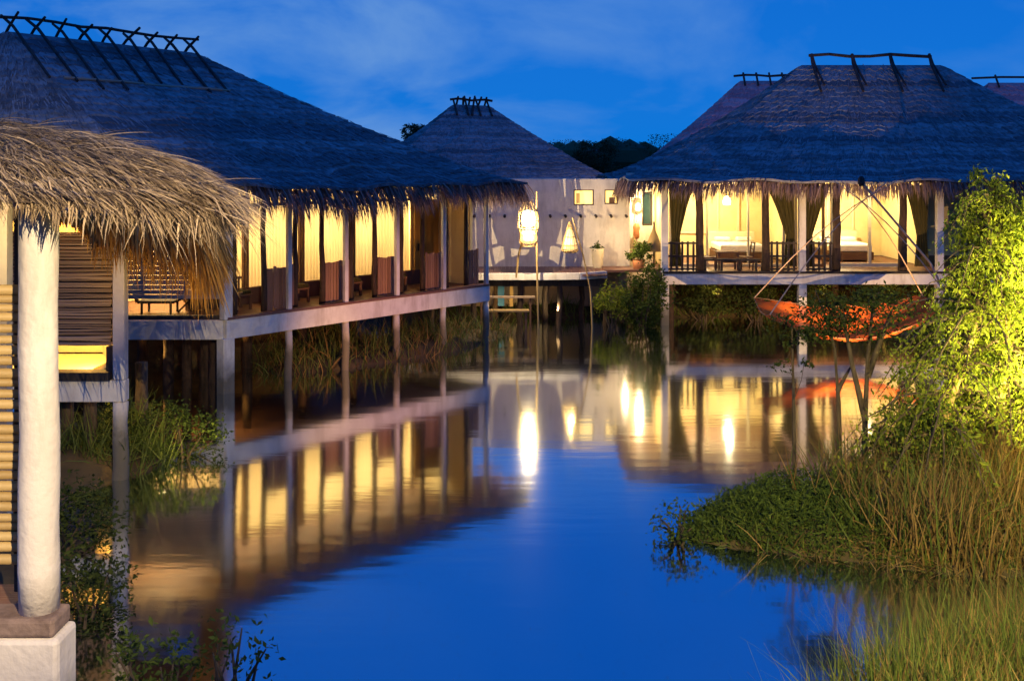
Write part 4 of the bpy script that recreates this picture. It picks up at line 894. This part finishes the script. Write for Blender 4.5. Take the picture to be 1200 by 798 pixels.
# left water plants
shrub('shrub', 'feathery yellow-green shrub in the water under the second hut', 'shrub', (-6.1, 18.8), (.95, .7, .55), 2200, .08, 'leaf', zc=.5)
shrub('shrub', 'dark dense shrub under the second hut, beside its white stilt', 'shrub', (-7.1, 18.4), (.65, .5, .5), 1200, .10, 'leaf_dark', zc=.5)
shrub('shrub', 'dark tangled shrub in the water below the cane-screen hut', 'shrub', (-6.15, 14.0), (.75, .6, .65), 1900, .09, 'leaf_dark', zc=.4)
shrub('shrub', 'dark leafy plant against the white round column near the water', 'shrub', (-5.05, 12.0), (.6, .5, .65), 1500, .08, 'leaf_dark', zc=.2)
shrub('shrub', 'bright green leaved plant at the bottom left beside the white pedestal', 'shrub', (-3.45, 9.9), (.42, .4, .45), 480, .085, 'leaf', zc=.5)
shrub('shrub', 'sparse twiggy plant over blue water at the bottom left', 'shrub', (-2.8, 10.3), (.42, .35, .35), 170, .08, 'leaf', zc=.5)
P = field(900, (-8, -5.0), (17.6, 20.2), -.1); grass('left_marsh_grass', P, (.4, 1.0), (.012, .028), 'grass', .35, .9)
lamp((-5.1, 17.4, .3), 26, (1, .72, .25), .1, 'SPOT', (-6.0, 19.0, .8), 80, .7)  # unseen spot at water level, added to light the left shrubs
# potted plants on the boardwalk
t_ = thing('potted_plant', 'pale tall pot with a clipped green plant on the boardwalk by the white wall', 'potted plant', (3.0, 35.9, DZ))
obj('pot', MB().lathe((3.0, 35.9, DZ), [(.14, -.02), (.18, .1), (.22, .6), (.24, .66), (.19, .66), (.17, .5)], 16), 'cream', t_, True)
(V, F), _ = crown((3.0, 35.9, DZ+.72), (.22, .22, .12), 260, .08, 10); obj('foliage', MB().arrays(V, F), 'leaf', t_)
t_ = thing('potted_plant', 'bushy green plant in a low pot at the end of the boardwalk', 'potted plant', (4.4, 35.6, DZ))
obj('pot', MB().lathe((4.4, 35.6, DZ-.02), [(.16, 0), (.2, .1), (.22, .3), (.18, .3)], 14), 'terracotta', t_, True)
(V, F), _ = crown((4.4, 35.6, DZ+.55), (.42, .36, .32), 900, .12, 16); obj('foliage', MB().arrays(V, F), 'leaf', t_)
# far wood behind the houses
mb = MB()
for x, y, rx, rz, n in ((-4, 95, 6, 3, 900), (3, 98, 7, 3.2, 1100), (8, 96, 6, 3.4, 1000), (14, 97, 7, 3.6, 1100), (20, 97, 7, 3.6, 1000), (27, 99, 8, 3.5, 800), (-14, 99, 8, 3, 800), (36, 100, 9, 3.5, 700), (-26, 102, 9, 3.2, 700)):
    (V, F), _ = crown((x, y, 4.9), (rx, 3, rz*.82), n*12, .2, 140, .13, .2); mb.arrays(V, F)
    for _ in range(14):
        q = (x+random.uniform(-.75, .75)*rx, y+random.uniform(-1, 1), 4.5+random.uniform(0, 1.0)); w_ = random.uniform(1.7, 2.5)
        mb.lathe(q, [(0, -w_), (w_*.8, -w_*.6), (w_, 0), (w_*.75, w_*.6), (0, w_)], 12)
stuff(obj('distant_wood', mb, 'far_leaf'))
tree('far_tree', 'far round-topped tree standing out of the dark wood behind the white building', (7.4, 90, .8), [[(7.4, 90, .8), (7.4, 90, 4), (7.4, 90, 6.5)]], .3, [((7.2, 90, 5.9), (2.1, 2, 1.5), 8000, .17, 60), ((7.0, 90, 4.3), (2.8, 2, 1.6), 6000, .18, 60)], 'far_leaf')
tree('far_tree', 'far tree peeping over the left slope of the distant tall roof', (-7.2, 75, .8), [[(-7.2, 75, .8), (-7.2, 75, 5), (-7.1, 75, 7.5)]], .3, [((-7.0, 75, 7.4), (1.3, 1, .75), 2400, .2, 30), ((-7.3, 75, 6), (1.5, 1.2, 1), 1800, .2, 30)], 'far_leaf')
# assumed unseen warm spot near the viewer, added to light the near fronds and column
lamp((0.5, 1.5, 6.8), 1250, (1, .76, .44), .3, 'SPOT', (-4.1, 8.2, 4.3), 46, .6)
lamp((3.4, 1.0, 7.4), 2400, (1, .78, .26), .3, 'SPOT', (6.6, 12.8, .2), 52, .8)  # second unseen spot, added to light the right spit and foreground grass
lamp((8.4, 12.4, .8), 900, (1, .80, .22), .1, 'SPOT', (7.7, 15.4, 3.4), 72, .8)  # unseen spot added before the big tree to brighten its crown
